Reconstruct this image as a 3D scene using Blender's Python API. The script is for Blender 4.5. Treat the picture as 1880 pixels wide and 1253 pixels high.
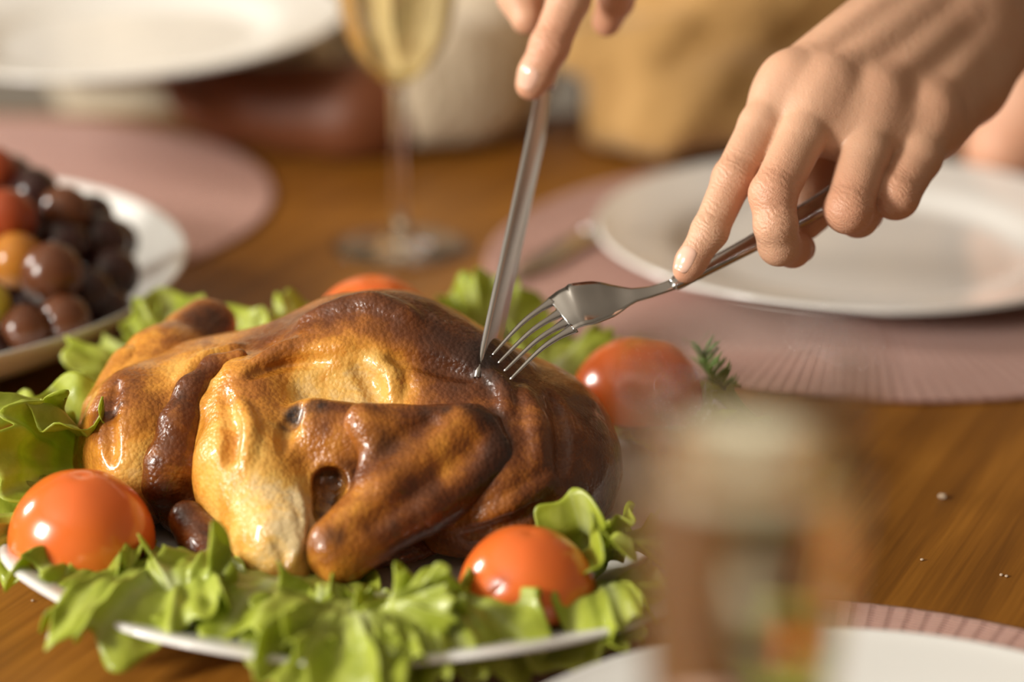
import bpy, bmesh, math, random
import numpy as np
from mathutils import Vector, Matrix, noise as mnoise
from mathutils.bvhtree import BVHTree

for o in list(bpy.data.objects):
    bpy.data.objects.remove(o)
SC = bpy.context.scene
COL = SC.collection
random.seed(7)
np.random.seed(7)

# ------------------------------------------------------------------ camera
CAM = Vector((0.0, -0.92, 0.41))
PITCH = math.radians(20.0)
LENS, SENSOR, W, H = 85.0, 36.0, 1880.0, 1253.0
FPX = LENS / SENSOR * W
FWD = Vector((0, math.cos(PITCH), -math.sin(PITCH)))
UPV = Vector((0, math.sin(PITCH), math.cos(PITCH)))
RGT = Vector((1, 0, 0))
cam_data = bpy.data.cameras.new('camera')
cam = bpy.data.objects.new('camera', cam_data)
COL.objects.link(cam)
cam.location = CAM
cam.rotation_euler = (math.pi / 2 - PITCH, 0, 0)
cam_data.lens = LENS
cam_data.sensor_width = SENSOR
cam_data.clip_start = 0.02
cam_data.dof.use_dof = True
cam_data.dof.focus_distance = 0.955
cam_data.dof.aperture_fstop = 2.8
SC.camera = cam


def at(px, py, t):
    """photograph pixel + distance along the viewing axis (m) -> point in the room"""
    return CAM + t * (FWD + RGT * ((px - W / 2) / FPX) + UPV * ((H / 2 - py) / FPX))


def ground(px, py, z=0.0):
    d = FWD + RGT * ((px - W / 2) / FPX) + UPV * ((H / 2 - py) / FPX)
    return CAM + d * ((z - CAM.z) / d.z)


# ------------------------------------------------------------------ world, light, exposure
world = bpy.data.worlds.new('world')
SC.world = world
world.use_nodes = True
bg = world.node_tree.nodes['Background']
bg.inputs[0].default_value = (0.95, 0.84, 0.70, 1)
bg.inputs[1].default_value = 0.30


def window_light(name, az, el, dist, w, h, power, col):
    """daylight from a window on the left side of the room; az from -X towards +Y"""
    tgt = Vector((0.0, 0.05, 0.05))
    d = Vector((-math.cos(el) * math.cos(az), math.cos(el) * math.sin(az), math.sin(el)))
    ld = bpy.data.lights.new(name, 'AREA')
    ld.shape = 'RECTANGLE'
    ld.size = w
    ld.size_y = h
    ld.energy = power
    ld.color = col
    lo = bpy.data.objects.new(name, ld)
    COL.objects.link(lo)
    lo.location = tgt + d * dist
    lo.rotation_euler = d.to_track_quat('Z', 'Y').to_euler()
    return lo


window_light('window_light_front', math.radians(-30), math.radians(21), 2.70, 0.52, 0.70, 84, (1.0, 0.945, 0.86))
window_light('window_light_back', math.radians(18), math.radians(21), 2.46, 0.34, 0.46, 36, (1.0, 0.945, 0.86))

SC.view_settings.view_transform = 'Standard'
SC.view_settings.look = 'None'
SC.view_settings.gamma = 1.0
SC.view_settings.use_curve_mapping = False
SC.view_settings.exposure = 0.12
SC.cycles.max_bounces = 26
SC.cycles.transmission_bounces = 26
SC.cycles.glossy_bounces = 8
SC.cycles.diffuse_bounces = 4
SC.cycles.transparent_max_bounces = 8
SC.cycles.sample_clamp_indirect = 4.0


# ------------------------------------------------------------------ node / material helpers
def new_mat(name):
    m = bpy.data.materials.new(name)
    m.use_nodes = True
    nt = m.node_tree
    p = nt.nodes['Principled BSDF']
    return m, nt, p


def N(nt, typ, **kw):
    n = nt.nodes.new(typ)
    for k, v in kw.items():
        if k.startswith('i_'):
            key = k[2:]
            key = int(key) if key.isdigit() else key.replace('_', ' ')
            n.inputs[key].default_value = v
        else:
            setattr(n, k, v)
    return n


def L(nt, a, b):
    nt.links.new(a, b)


def ramp(nt, stops):
    r = nt.nodes.new('ShaderNodeValToRGB')
    e = r.color_ramp.elements
    while len(e) < len(stops):
        e.new(0.5)
    for i, (p, c) in enumerate(stops):
        e[i].position = p
        e[i].color = (*c, 1) if len(c) == 3 else c
    return r


def plain(name, col, rough=0.5, metal=0.0, **kw):
    m, nt, p = new_mat(name)
    p.inputs['Base Color'].default_value = (*col, 1)
    p.inputs['Roughness'].default_value = rough
    p.inputs['Metallic'].default_value = metal
    for k, v in kw.items():
        p.inputs[k].default_value = v
    return m, nt, p


def add_bump(nt, p, height, strength=0.3, dist=0.001):
    b = N(nt, 'ShaderNodeBump')
    b.inputs['Strength'].default_value = strength
    b.inputs['Distance'].default_value = dist
    L(nt, height, b.inputs['Height'])
    L(nt, b.outputs[0], p.inputs['Normal'])
    return b


def math_n(nt, op, a, b=None):
    n = N(nt, 'ShaderNodeMath', operation=op)
    for i, v in enumerate((a, b)):
        if v is None:
            continue
        if isinstance(v, (int, float)):
            n.inputs[i].default_value = v
        else:
            L(nt, v, n.inputs[i])
    return n.outputs[0]


def mix_col(nt, fac, a, b, mode='MIX'):
    n = N(nt, 'ShaderNodeMix', data_type='RGBA', blend_type=mode)
    for sock, v in ((n.inputs[0], fac), (n.inputs[6], a), (n.inputs[7], b)):
        if isinstance(v, (int, float)):
            sock.default_value = v
        elif isinstance(v, tuple):
            sock.default_value = (*v, 1) if len(v) == 3 else v
        else:
            L(nt, v, sock)
    return n.outputs[2]


# wood --------------------------------------------------------------
def mat_wood():
    m, nt, p = new_mat('table_wood')
    tc = N(nt, 'ShaderNodeTexCoord')
    mp = N(nt, 'ShaderNodeMapping')
    mp.inputs['Rotation'].default_value = (0, 0, math.radians(-65))
    L(nt, tc.outputs['Object'], mp.inputs[0])
    st = N(nt, 'ShaderNodeMapping')
    st.inputs['Scale'].default_value = (1.2, 22, 1)
    L(nt, mp.outputs[0], st.inputs[0])
    n1 = N(nt, 'ShaderNodeTexNoise', i_Scale=3.0, i_Detail=6.0, i_Roughness=0.6, i_Distortion=0.6)
    L(nt, st.outputs[0], n1.inputs[0])
    st2 = N(nt, 'ShaderNodeMapping')
    st2.inputs['Scale'].default_value = (4, 160, 1)
    L(nt, mp.outputs[0], st2.inputs[0])
    n2 = N(nt, 'ShaderNodeTexNoise', i_Scale=3.0, i_Detail=4.0, i_Roughness=0.6)
    L(nt, st2.outputs[0], n2.inputs[0])
    n3 = N(nt, 'ShaderNodeTexNoise', i_Scale=7.0, i_Detail=2.0)
    L(nt, mp.outputs[0], n3.inputs[0])
    f = math_n(nt, 'ADD', math_n(nt, 'MULTIPLY', n1.outputs[0], 0.55),
               math_n(nt, 'ADD', math_n(nt, 'MULTIPLY', n2.outputs[0], 0.30), math_n(nt, 'MULTIPLY', n3.outputs[0], 0.15)))
    r = ramp(nt, [(0.30, (0.12, 0.042, 0.004)), (0.46, (0.235, 0.090, 0.009)), (0.56, (0.31, 0.125, 0.014)), (0.72, (0.39, 0.170, 0.024))])
    L(nt, f, r.inputs[0])
    L(nt, r.outputs[0], p.inputs['Base Color'])
    p.inputs['Roughness'].default_value = 0.42
    p.inputs['Specular IOR Level'].default_value = 0.35
    add_bump(nt, p, f, 0.25, 0.0006)
    return m


# porcelain ---------------------------------------------------------
def mat_porcelain(name='porcelain', col=(0.77, 0.765, 0.735)):
    m, nt, p = plain(name, col, 0.16)
    p.inputs['Coat Weight'].default_value = 0.3
    n = N(nt, 'ShaderNodeTexNoise', i_Scale=9.0, i_Detail=2.0)
    tc = N(nt, 'ShaderNodeTexCoord')
    L(nt, tc.outputs['Object'], n.inputs[0])
    add_bump(nt, p, n.outputs[0], 0.05, 0.002)
    return m


# woven placemat ------------------------------------------------------
def mat_weave():
    m, nt, p = new_mat('pink_weave')
    tc = N(nt, 'ShaderNodeTexCoord')
    sp = N(nt, 'ShaderNodeSeparateXYZ')
    L(nt, tc.outputs['Object'], sp.inputs[0])
    x, y = sp.outputs[0], sp.outputs[1]
    rad = math_n(nt, 'SQRT', math_n(nt, 'ADD', math_n(nt, 'MULTIPLY', x, x), math_n(nt, 'MULTIPLY', y, y)))
    th = math_n(nt, 'ARCTAN2', y, x)
    cols = math_n(nt, 'SINE', math_n(nt, 'MULTIPLY', th, 176.0))
    ph = math_n(nt, 'MULTIPLY', math_n(nt, 'SINE', math_n(nt, 'MULTIPLY', th, 88.0)), 1.1)
    thr = math_n(nt, 'SINE', math_n(nt, 'ADD', math_n(nt, 'MULTIPLY', rad, 2 * math.pi / 0.0021), ph))
    hole = math_n(nt, 'MULTIPLY', math_n(nt, 'MAXIMUM', math_n(nt, 'SUBTRACT', cols, 0.25), 0.0),
                  math_n(nt, 'MAXIMUM', math_n(nt, 'SUBTRACT', 0.55, thr), 0.0))
    hole = math_n(nt, 'MINIMUM', math_n(nt, 'MULTIPLY', hole, 1.6), 1.0)
    n = N(nt, 'ShaderNodeTexNoise', i_Scale=700.0, i_Detail=2.0)
    L(nt, tc.outputs['Object'], n.inputs[0])
    base = mix_col(nt, n.outputs[0], (0.44, 0.225, 0.175), (0.57, 0.33, 0.265))
    c = mix_col(nt, math_n(nt, 'MULTIPLY', hole, 0.60), base, (0.24, 0.085, 0.065))
    L(nt, c, p.inputs['Base Color'])
    p.inputs['Roughness'].default_value = 0.75
    p.inputs['Sheen Weight'].default_value = 0.15
    hgt = math_n(nt, 'SUBTRACT', math_n(nt, 'MULTIPLY', thr, 0.35), hole)
    add_bump(nt, p, hgt, 0.7, 0.0008)
    return m


# skin ----------------------------------------------------------------
def mat_skin(name, light, dark, sss=0.18):
    m, nt, p = new_mat(name)
    tc = N(nt, 'ShaderNodeTexCoord')
    n = N(nt, 'ShaderNodeTexNoise', i_Scale=38.0, i_Detail=4.0, i_Roughness=0.6)
    L(nt, tc.outputs['Object'], n.inputs[0])
    red = N(nt, 'ShaderNodeAttribute', attribute_name='flush')
    c = mix_col(nt, math_n(nt, 'MULTIPLY', n.outputs[0], 0.55), light, dark)
    c = mix_col(nt, math_n(nt, 'MULTIPLY', red.outputs['Fac'], 0.6), c, (0.62, 0.20, 0.11))
    L(nt, c, p.inputs['Base Color'])
    p.inputs['Roughness'].default_value = 0.46
    p.inputs['Specular IOR Level'].default_value = 0.4
    p.inputs['Subsurface Weight'].default_value = sss
    p.inputs['Subsurface Radius'].default_value = (1.0, 0.35, 0.18)
    p.inputs['Subsurface Scale'].default_value = 0.004
    v = N(nt, 'ShaderNodeTexVoronoi', feature='DISTANCE_TO_EDGE', i_Scale=900.0)
    nd = N(nt, 'ShaderNodeTexNoise', i_Scale=260.0, i_Detail=3.0)
    L(nt, tc.outputs['Object'], v.inputs[0])
    L(nt, tc.outputs['Object'], nd.inputs[0])
    jt = N(nt, 'ShaderNodeAttribute', attribute_name='joint')
    wv = N(nt, 'ShaderNodeTexWave', i_Scale=150.0, i_Distortion=9.0, i_Detail=2.0)
    wv.inputs['Detail Scale'].default_value = 1.2
    mw = N(nt, 'ShaderNodeMapping')
    mw.inputs['Rotation'].default_value = (0, math.radians(62), 0)
    L(nt, tc.outputs['Object'], mw.inputs[0])
    L(nt, mw.outputs[0], wv.inputs[0])
    h = math_n(nt, 'ADD', math_n(nt, 'MULTIPLY', v.outputs[0], 0.8), nd.outputs[0])
    h = math_n(nt, 'ADD', h, math_n(nt, 'MULTIPLY', math_n(nt, 'MULTIPLY', wv.outputs['Fac'], jt.outputs['Fac']), 1.3))
    add_bump(nt, p, h, 0.42, 0.0006)
    return m


# roast chicken ---------------------------------------------------------
def mat_roast():
    m, nt, p = new_mat('roast_skin')
    tc = N(nt, 'ShaderNodeTexCoord')
    at_ = N(nt, 'ShaderNodeAttribute', attribute_name='roast')
    ch = N(nt, 'ShaderNodeAttribute', attribute_name='char_shade')
    n1 = N(nt, 'ShaderNodeTexNoise', i_Scale=38.0, i_Detail=8.0, i_Roughness=0.66, i_Distortion=0.7)
    n2 = N(nt, 'ShaderNodeTexNoise', i_Scale=150.0, i_Detail=5.0, i_Roughness=0.65)
    for n in (n1, n2):
        L(nt, tc.outputs['Object'], n.inputs[0])
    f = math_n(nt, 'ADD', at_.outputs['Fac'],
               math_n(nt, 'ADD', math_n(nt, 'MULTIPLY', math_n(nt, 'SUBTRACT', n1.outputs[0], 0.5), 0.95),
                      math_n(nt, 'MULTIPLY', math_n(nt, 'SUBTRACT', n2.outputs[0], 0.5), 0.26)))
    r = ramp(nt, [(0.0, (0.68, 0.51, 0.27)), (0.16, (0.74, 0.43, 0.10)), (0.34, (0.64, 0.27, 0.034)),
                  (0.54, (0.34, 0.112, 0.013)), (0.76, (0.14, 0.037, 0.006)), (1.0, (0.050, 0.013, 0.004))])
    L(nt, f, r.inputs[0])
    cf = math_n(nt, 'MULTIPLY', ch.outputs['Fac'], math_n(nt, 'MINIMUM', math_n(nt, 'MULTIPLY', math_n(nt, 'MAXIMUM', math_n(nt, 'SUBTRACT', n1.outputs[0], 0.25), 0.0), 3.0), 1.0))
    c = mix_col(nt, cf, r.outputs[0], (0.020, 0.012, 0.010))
    L(nt, c, p.inputs['Base Color'])
    rr = ramp(nt, [(0.3, (0.22, 0.22, 0.22)), (0.7, (0.45, 0.45, 0.45))])
    L(nt, n2.outputs[0], rr.inputs[0])
    L(nt, rr.outputs[0], p.inputs['Roughness'])
    p.inputs['Specular IOR Level'].default_value = 0.42
    p.inputs['Coat Weight'].default_value = 0.40
    p.inputs['Coat Roughness'].default_value = 0.07
    p.inputs['Subsurface Weight'].default_value = 0.08
    p.inputs['Subsurface Radius'].default_value = (1.0, 0.4, 0.15)
    p.inputs['Subsurface Scale'].default_value = 0.004
    n3 = N(nt, 'ShaderNodeTexNoise', i_Scale=420.0, i_Detail=3.0, i_Roughness=0.6)
    v3 = N(nt, 'ShaderNodeTexVoronoi', i_Scale=560.0)
    L(nt, tc.outputs['Object'], n3.inputs[0])
    L(nt, tc.outputs['Object'], v3.inputs[0])
    h = math_n(nt, 'ADD', math_n(nt, 'MULTIPLY', n2.outputs[0], 0.40),
               math_n(nt, 'ADD', math_n(nt, 'MULTIPLY', n3.outputs[0], 0.7), math_n(nt, 'MULTIPLY', v3.outputs[0], -0.75)))
    add_bump(nt, p, h, 0.40, 0.0011)
    return m


# lettuce ---------------------------------------------------------------
def mat_lettuce():
    m, nt, p = new_mat('lettuce')
    tc = N(nt, 'ShaderNodeTexCoord')
    a = N(nt, 'ShaderNodeAttribute', attribute_name='rib')
    n = N(nt, 'ShaderNodeTexNoise', i_Scale=70.0, i_Detail=5.0, i_Roughness=0.6)
    L(nt, tc.outputs['Object'], n.inputs[0])
    g = ramp(nt, [(0.25, (0.33, 0.41, 0.022)), (0.5, (0.48, 0.55, 0.060)), (0.75, (0.59, 0.65, 0.13))])
    L(nt, n.outputs[0], g.inputs[0])
    c = mix_col(nt, a.outputs['Fac'], g.outputs[0], (0.72, 0.76, 0.42))
    L(nt, c, p.inputs['Base Color'])
    p.inputs['Roughness'].default_value = 0.38
    p.inputs['Coat Weight'].default_value = 0.15
    n2 = N(nt, 'ShaderNodeTexNoise', i_Scale=190.0, i_Detail=3.0)
    L(nt, tc.outputs['Object'], n2.inputs[0])
    add_bump(nt, p, n2.outputs[0], 0.35, 0.0012)
    tr = N(nt, 'ShaderNodeBsdfTranslucent')
    L(nt, mix_col(nt, 0.35, c, (0.55, 0.65, 0.03)), tr.inputs[0])
    mx = N(nt, 'ShaderNodeMixShader')
    mx.inputs[0].default_value = 0.38
    L(nt, p.outputs[0], mx.inputs[1])
    L(nt, tr.outputs[0], mx.inputs[2])
    L(nt, mx.outputs[0], nt.nodes['Material Output'].inputs[0])
    return m


def mat_tomato():
    m, nt, p = new_mat('tomato_skin')
    tc = N(nt, 'ShaderNodeTexCoord')
    n = N(nt, 'ShaderNodeTexNoise', i_Scale=22.0, i_Detail=2.0)
    L(nt, tc.outputs['Object'], n.inputs[0])
    L(nt, mix_col(nt, n.outputs[0], (0.72, 0.115, 0.016), (0.80, 0.185, 0.030)), p.inputs['Base Color'])
    p.inputs['Roughness'].default_value = 0.22
    p.inputs['Coat Weight'].default_value = 0.4
    p.inputs['Coat Roughness'].default_value = 0.1
    p.inputs['Subsurface Weight'].default_value = 0.12
    p.inputs['Subsurface Radius'].default_value = (1.0, 0.25, 0.08)
    p.inputs['Subsurface Scale'].default_value = 0.006
    n2 = N(nt, 'ShaderNodeTexNoise', i_Scale=60.0, i_Detail=2.0)
    L(nt, tc.outputs['Object'], n2.inputs[0])
    add_bump(nt, p, n2.outputs[0], 0.06, 0.002)
    return m


def mat_grape(name, c0, c1):
    m, nt, p = new_mat(name)
    tc = N(nt, 'ShaderNodeTexCoord')
    n = N(nt, 'ShaderNodeTexNoise', i_Scale=60.0, i_Detail=3.0)
    L(nt, tc.outputs['Object'], n.inputs[0])
    L(nt, mix_col(nt, n.outputs[0], c0, c1), p.inputs['Base Color'])
    p.inputs['Roughness'].default_value = 0.2
    p.inputs['Subsurface Weight'].default_value = 0.25
    p.inputs['Subsurface Radius'].default_value = (1.0, 0.3, 0.15)
    p.inputs['Subsurface Scale'].default_value = 0.008
    return m


def mat_fabric(name, c0, c1, scale=220.0, knit=0.4):
    m, nt, p = new_mat(name)
    tc = N(nt, 'ShaderNodeTexCoord')
    n = N(nt, 'ShaderNodeTexNoise', i_Scale=14.0, i_Detail=4.0)
    w = N(nt, 'ShaderNodeTexVoronoi', i_Scale=scale)
    L(nt, tc.outputs['Object'], n.inputs[0])
    L(nt, tc.outputs['Object'], w.inputs[0])
    L(nt, mix_col(nt, n.outputs[0], c0, c1), p.inputs['Base Color'])
    p.inputs['Roughness'].default_value = 0.9
    p.inputs['Sheen Weight'].default_value = 0.2
    add_bump(nt, p, w.outputs[0], knit, 0.002)
    return m


def mat_steel(name='steel', rough=0.14):
    m, nt, p = plain(name, (0.56, 0.55, 0.54), rough, 1.0)
    tc = N(nt, 'ShaderNodeTexCoord')
    n = N(nt, 'ShaderNodeTexNoise', i_Scale=300.0, i_Detail=2.0)
    L(nt, tc.outputs['Object'], n.inputs[0])
    add_bump(nt, p, n.outputs[0], 0.04, 0.0004)
    return m


def mat_glass(name, col=(1, 1, 1), ior=1.48):
    m, nt, p = plain(name, col, 0.0)
    p.inputs['Transmission Weight'].default_value = 1.0
    p.inputs['IOR'].default_value = ior
    return m


M = {
    'wood': mat_wood(), 'porcelain': mat_porcelain(), 'weave': mat_weave(),
    'skin': mat_skin('fair_skin', (0.66, 0.400, 0.262), (0.54, 0.275, 0.165)),
    'skin_shaded': mat_skin('shaded_skin', (0.17, 0.052, 0.018), (0.12, 0.036, 0.012), 0.05),  # shadow over this person's arm painted into the base colour
    'roast': mat_roast(), 'lettuce': mat_lettuce(), 'tomato': mat_tomato(),
    'flesh': plain('tomato_flesh', (0.70, 0.16, 0.06), 0.35)[0],
    'nail': plain('fingernail', (0.80, 0.50, 0.38), 0.25, **{'Coat Weight': 0.5})[0],
    'mustard': mat_fabric('mustard_knit', (0.345, 0.192, 0.056), (0.42, 0.245, 0.080)),
    'cream': mat_fabric('cream_knit', (0.46, 0.37, 0.25), (0.58, 0.49, 0.36), 160.0, 0.8),
    'dark_cloth': mat_fabric('dark_cloth', (0.018, 0.014, 0.012), (0.03, 0.024, 0.02)),
    'steel': mat_steel(), 'glass': mat_glass('clear_glass'),
    'wine': mat_glass('white_wine', (0.95, 0.86, 0.52), 1.34),
    'amber': mat_glass('amber_wine', (0.985, 0.92, 0.70), 1.34),
    'crumb': plain('crumb', (0.50, 0.38, 0.27), 0.8)[0],
    'herb': plain('herb', (0.10, 0.19, 0.03), 0.5)[0],
    'stem': plain('grape_stem', (0.22, 0.16, 0.05), 0.7)[0],
    'floor': None, 'wall': plain('wall_paint', (0.31, 0.27, 0.22), 0.9)[0],
}
M['satin_steel'] = mat_steel('satin_steel', 0.30)
M['ceiling'] = plain('ceiling_paint', (0.66, 0.62, 0.55), 0.9)[0]
M['grape_dark'] = mat_grape('grape_dark', (0.028, 0.010, 0.010), (0.05, 0.018, 0.014))
M['grape_brown'] = mat_grape('grape_brown', (0.085, 0.026, 0.014), (0.15, 0.055, 0.020))
M['grape_red'] = mat_grape('grape_red', (0.28, 0.035, 0.012), (0.34, 0.075, 0.018))
M['grape_gold'] = mat_grape('grape_gold', (0.42, 0.14, 0.02), (0.50, 0.22, 0.03))
M['grape_green'] = mat_grape('grape_green', (0.42, 0.32, 0.02), (0.50, 0.42, 0.05))
_fm, _fn, _fp = new_mat('floor_boards')
_t = N(_fn, 'ShaderNodeTexNoise', i_Scale=6.0, i_Detail=4.0)
L(_fn, mix_col(_fn, _t.outputs[0], (0.05, 0.03, 0.018), (0.10, 0.06, 0.035)), _fp.inputs['Base Color'])
M['floor'] = _fm


# ------------------------------------------------------------------ mesh helpers
def tag(o, label, cat, group=None):
    o['label'] = label
    o['category'] = cat
    if group:
        o['group'] = group
    return o


def empty(name, loc=(0, 0, 0), rz=0.0):
    o = bpy.data.objects.new(name, None)
    COL.objects.link(o)
    o.location = loc
    o.rotation_euler = (0, 0, rz)
    o.empty_display_size = 0.02
    return o


def link_mesh(name, verts, faces, mat, parent=None, smooth=True, attrs=None):
    me = bpy.data.meshes.new(name)
    verts = np.asarray(verts, dtype=np.float64)
    if parent is not None:
        verts = verts - np.array(parent.location)
        if parent.rotation_euler.z:
            a = -parent.rotation_euler.z
            c, s = math.cos(a), math.sin(a)
            verts = np.stack([verts[:, 0] * c - verts[:, 1] * s, verts[:, 0] * s + verts[:, 1] * c, verts[:, 2]], 1)
    me.from_pydata(verts.tolist(), [], [tuple(int(i) for i in f) for f in faces])
    me.update()
    if smooth:
        me.polygons.foreach_set('use_smooth', [True] * len(me.polygons))
    for k, v in (attrs or {}).items():
        at_ = me.attributes.new(k, 'FLOAT', 'POINT')
        at_.data.foreach_set('value', np.asarray(v, dtype=np.float32))
    if mat is not None:
        me.materials.append(mat)
    o = bpy.data.objects.new(name, me)
    COL.objects.link(o)
    if parent is not None:
        o.parent = parent
    return o


def recenter(o):
    """put the origin of a mesh thing at the middle of its base"""
    me = o.data
    n = len(me.vertices)
    co = np.empty(n * 3)
    me.vertices.foreach_get('co', co)
    co = co.reshape(-1, 3)
    c = np.array([(co[:, 0].min() + co[:, 0].max()) / 2, (co[:, 1].min() + co[:, 1].max()) / 2, co[:, 2].min()])
    me.vertices.foreach_set('co', (co - c).ravel())
    o.location = Vector(o.location) + Vector(c)
    me.update()
    return o


def lathe_data(profile, n=64, center=(0, 0, 0), closed=False, rmod=None):
    """profile: list of (r, z); returns verts, faces"""
    v, f = [], []
    m = len(profile)
    for i in range(n):
        a = 2 * math.pi * i / n
        for (r, z) in profile:
            rr, zz = (r, z) if rmod is None else rmod(r, z, a)
            v.append((center[0] + rr * math.cos(a), center[1] + rr * math.sin(a), center[2] + zz))
    for i in range(n):
        j = (i + 1) % n
        for k in range(m if closed else m - 1):
            l = (k + 1) % m
            f.append((i * m + k, j * m + k, j * m + l, i * m + l))
    return v, f


def smooth_profile(pts, sub=6):
    """Catmull-Rom through (r,z) points"""
    out = []
    P = [pts[0]] + list(pts) + [pts[-1]]
    for i in range(1, len(P) - 2):
        p0, p1, p2, p3 = [np.array(q, float) for q in P[i - 1:i + 3]]
        for s in range(sub):
            t = s / sub
            q = 0.5 * ((2 * p1) + (-p0 + p2) * t + (2 * p0 - 5 * p1 + 4 * p2 - p3) * t * t + (-p0 + 3 * p1 - 3 * p2 + p3) * t ** 3)
            out.append((max(q[0], 0.0), q[1]) if len(q) == 2 else tuple(q))
    out.append(tuple(pts[-1]))
    return out


def catmull3(pts, sub=8):
    out = []
    P = [pts[0]] + list(pts) + [pts[-1]]
    for i in range(1, len(P) - 2):
        p0, p1, p2, p3 = [np.array(q, float) for q in P[i - 1:i + 3]]
        for s in range(sub):
            t = s / sub
            out.append(0.5 * ((2 * p1) + (-p0 + p2) * t + (2 * p0 - 5 * p1 + 4 * p2 - p3) * t * t + (-p0 + 3 * p1 - 3 * p2 + p3) * t ** 3))
    out.append(np.array(pts[-1], float))
    return out


def box_data(lo, hi, bevel=0.0):
    bm = bmesh.new()
    bmesh.ops.create_cube(bm, size=1.0)
    for v in bm.verts:
        v.co = Vector([(lo[i] + hi[i]) / 2 + v.co[i] * (hi[i] - lo[i]) for i in range(3)])
    if bevel:
        bmesh.ops.bevel(bm, geom=list(bm.edges), offset=bevel, segments=3, affect='EDGES', profile=0.5)
    bm.verts.index_update()
    d = ([tuple(v.co) for v in bm.verts], [[v.index for v in f.verts] for f in bm.faces])
    bm.free()
    return d


# ------------------------------------------------------------------ implicit surfaces
def V3(p):
    return np.array((p[0], p[1], p[2]), dtype=np.float32)


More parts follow.
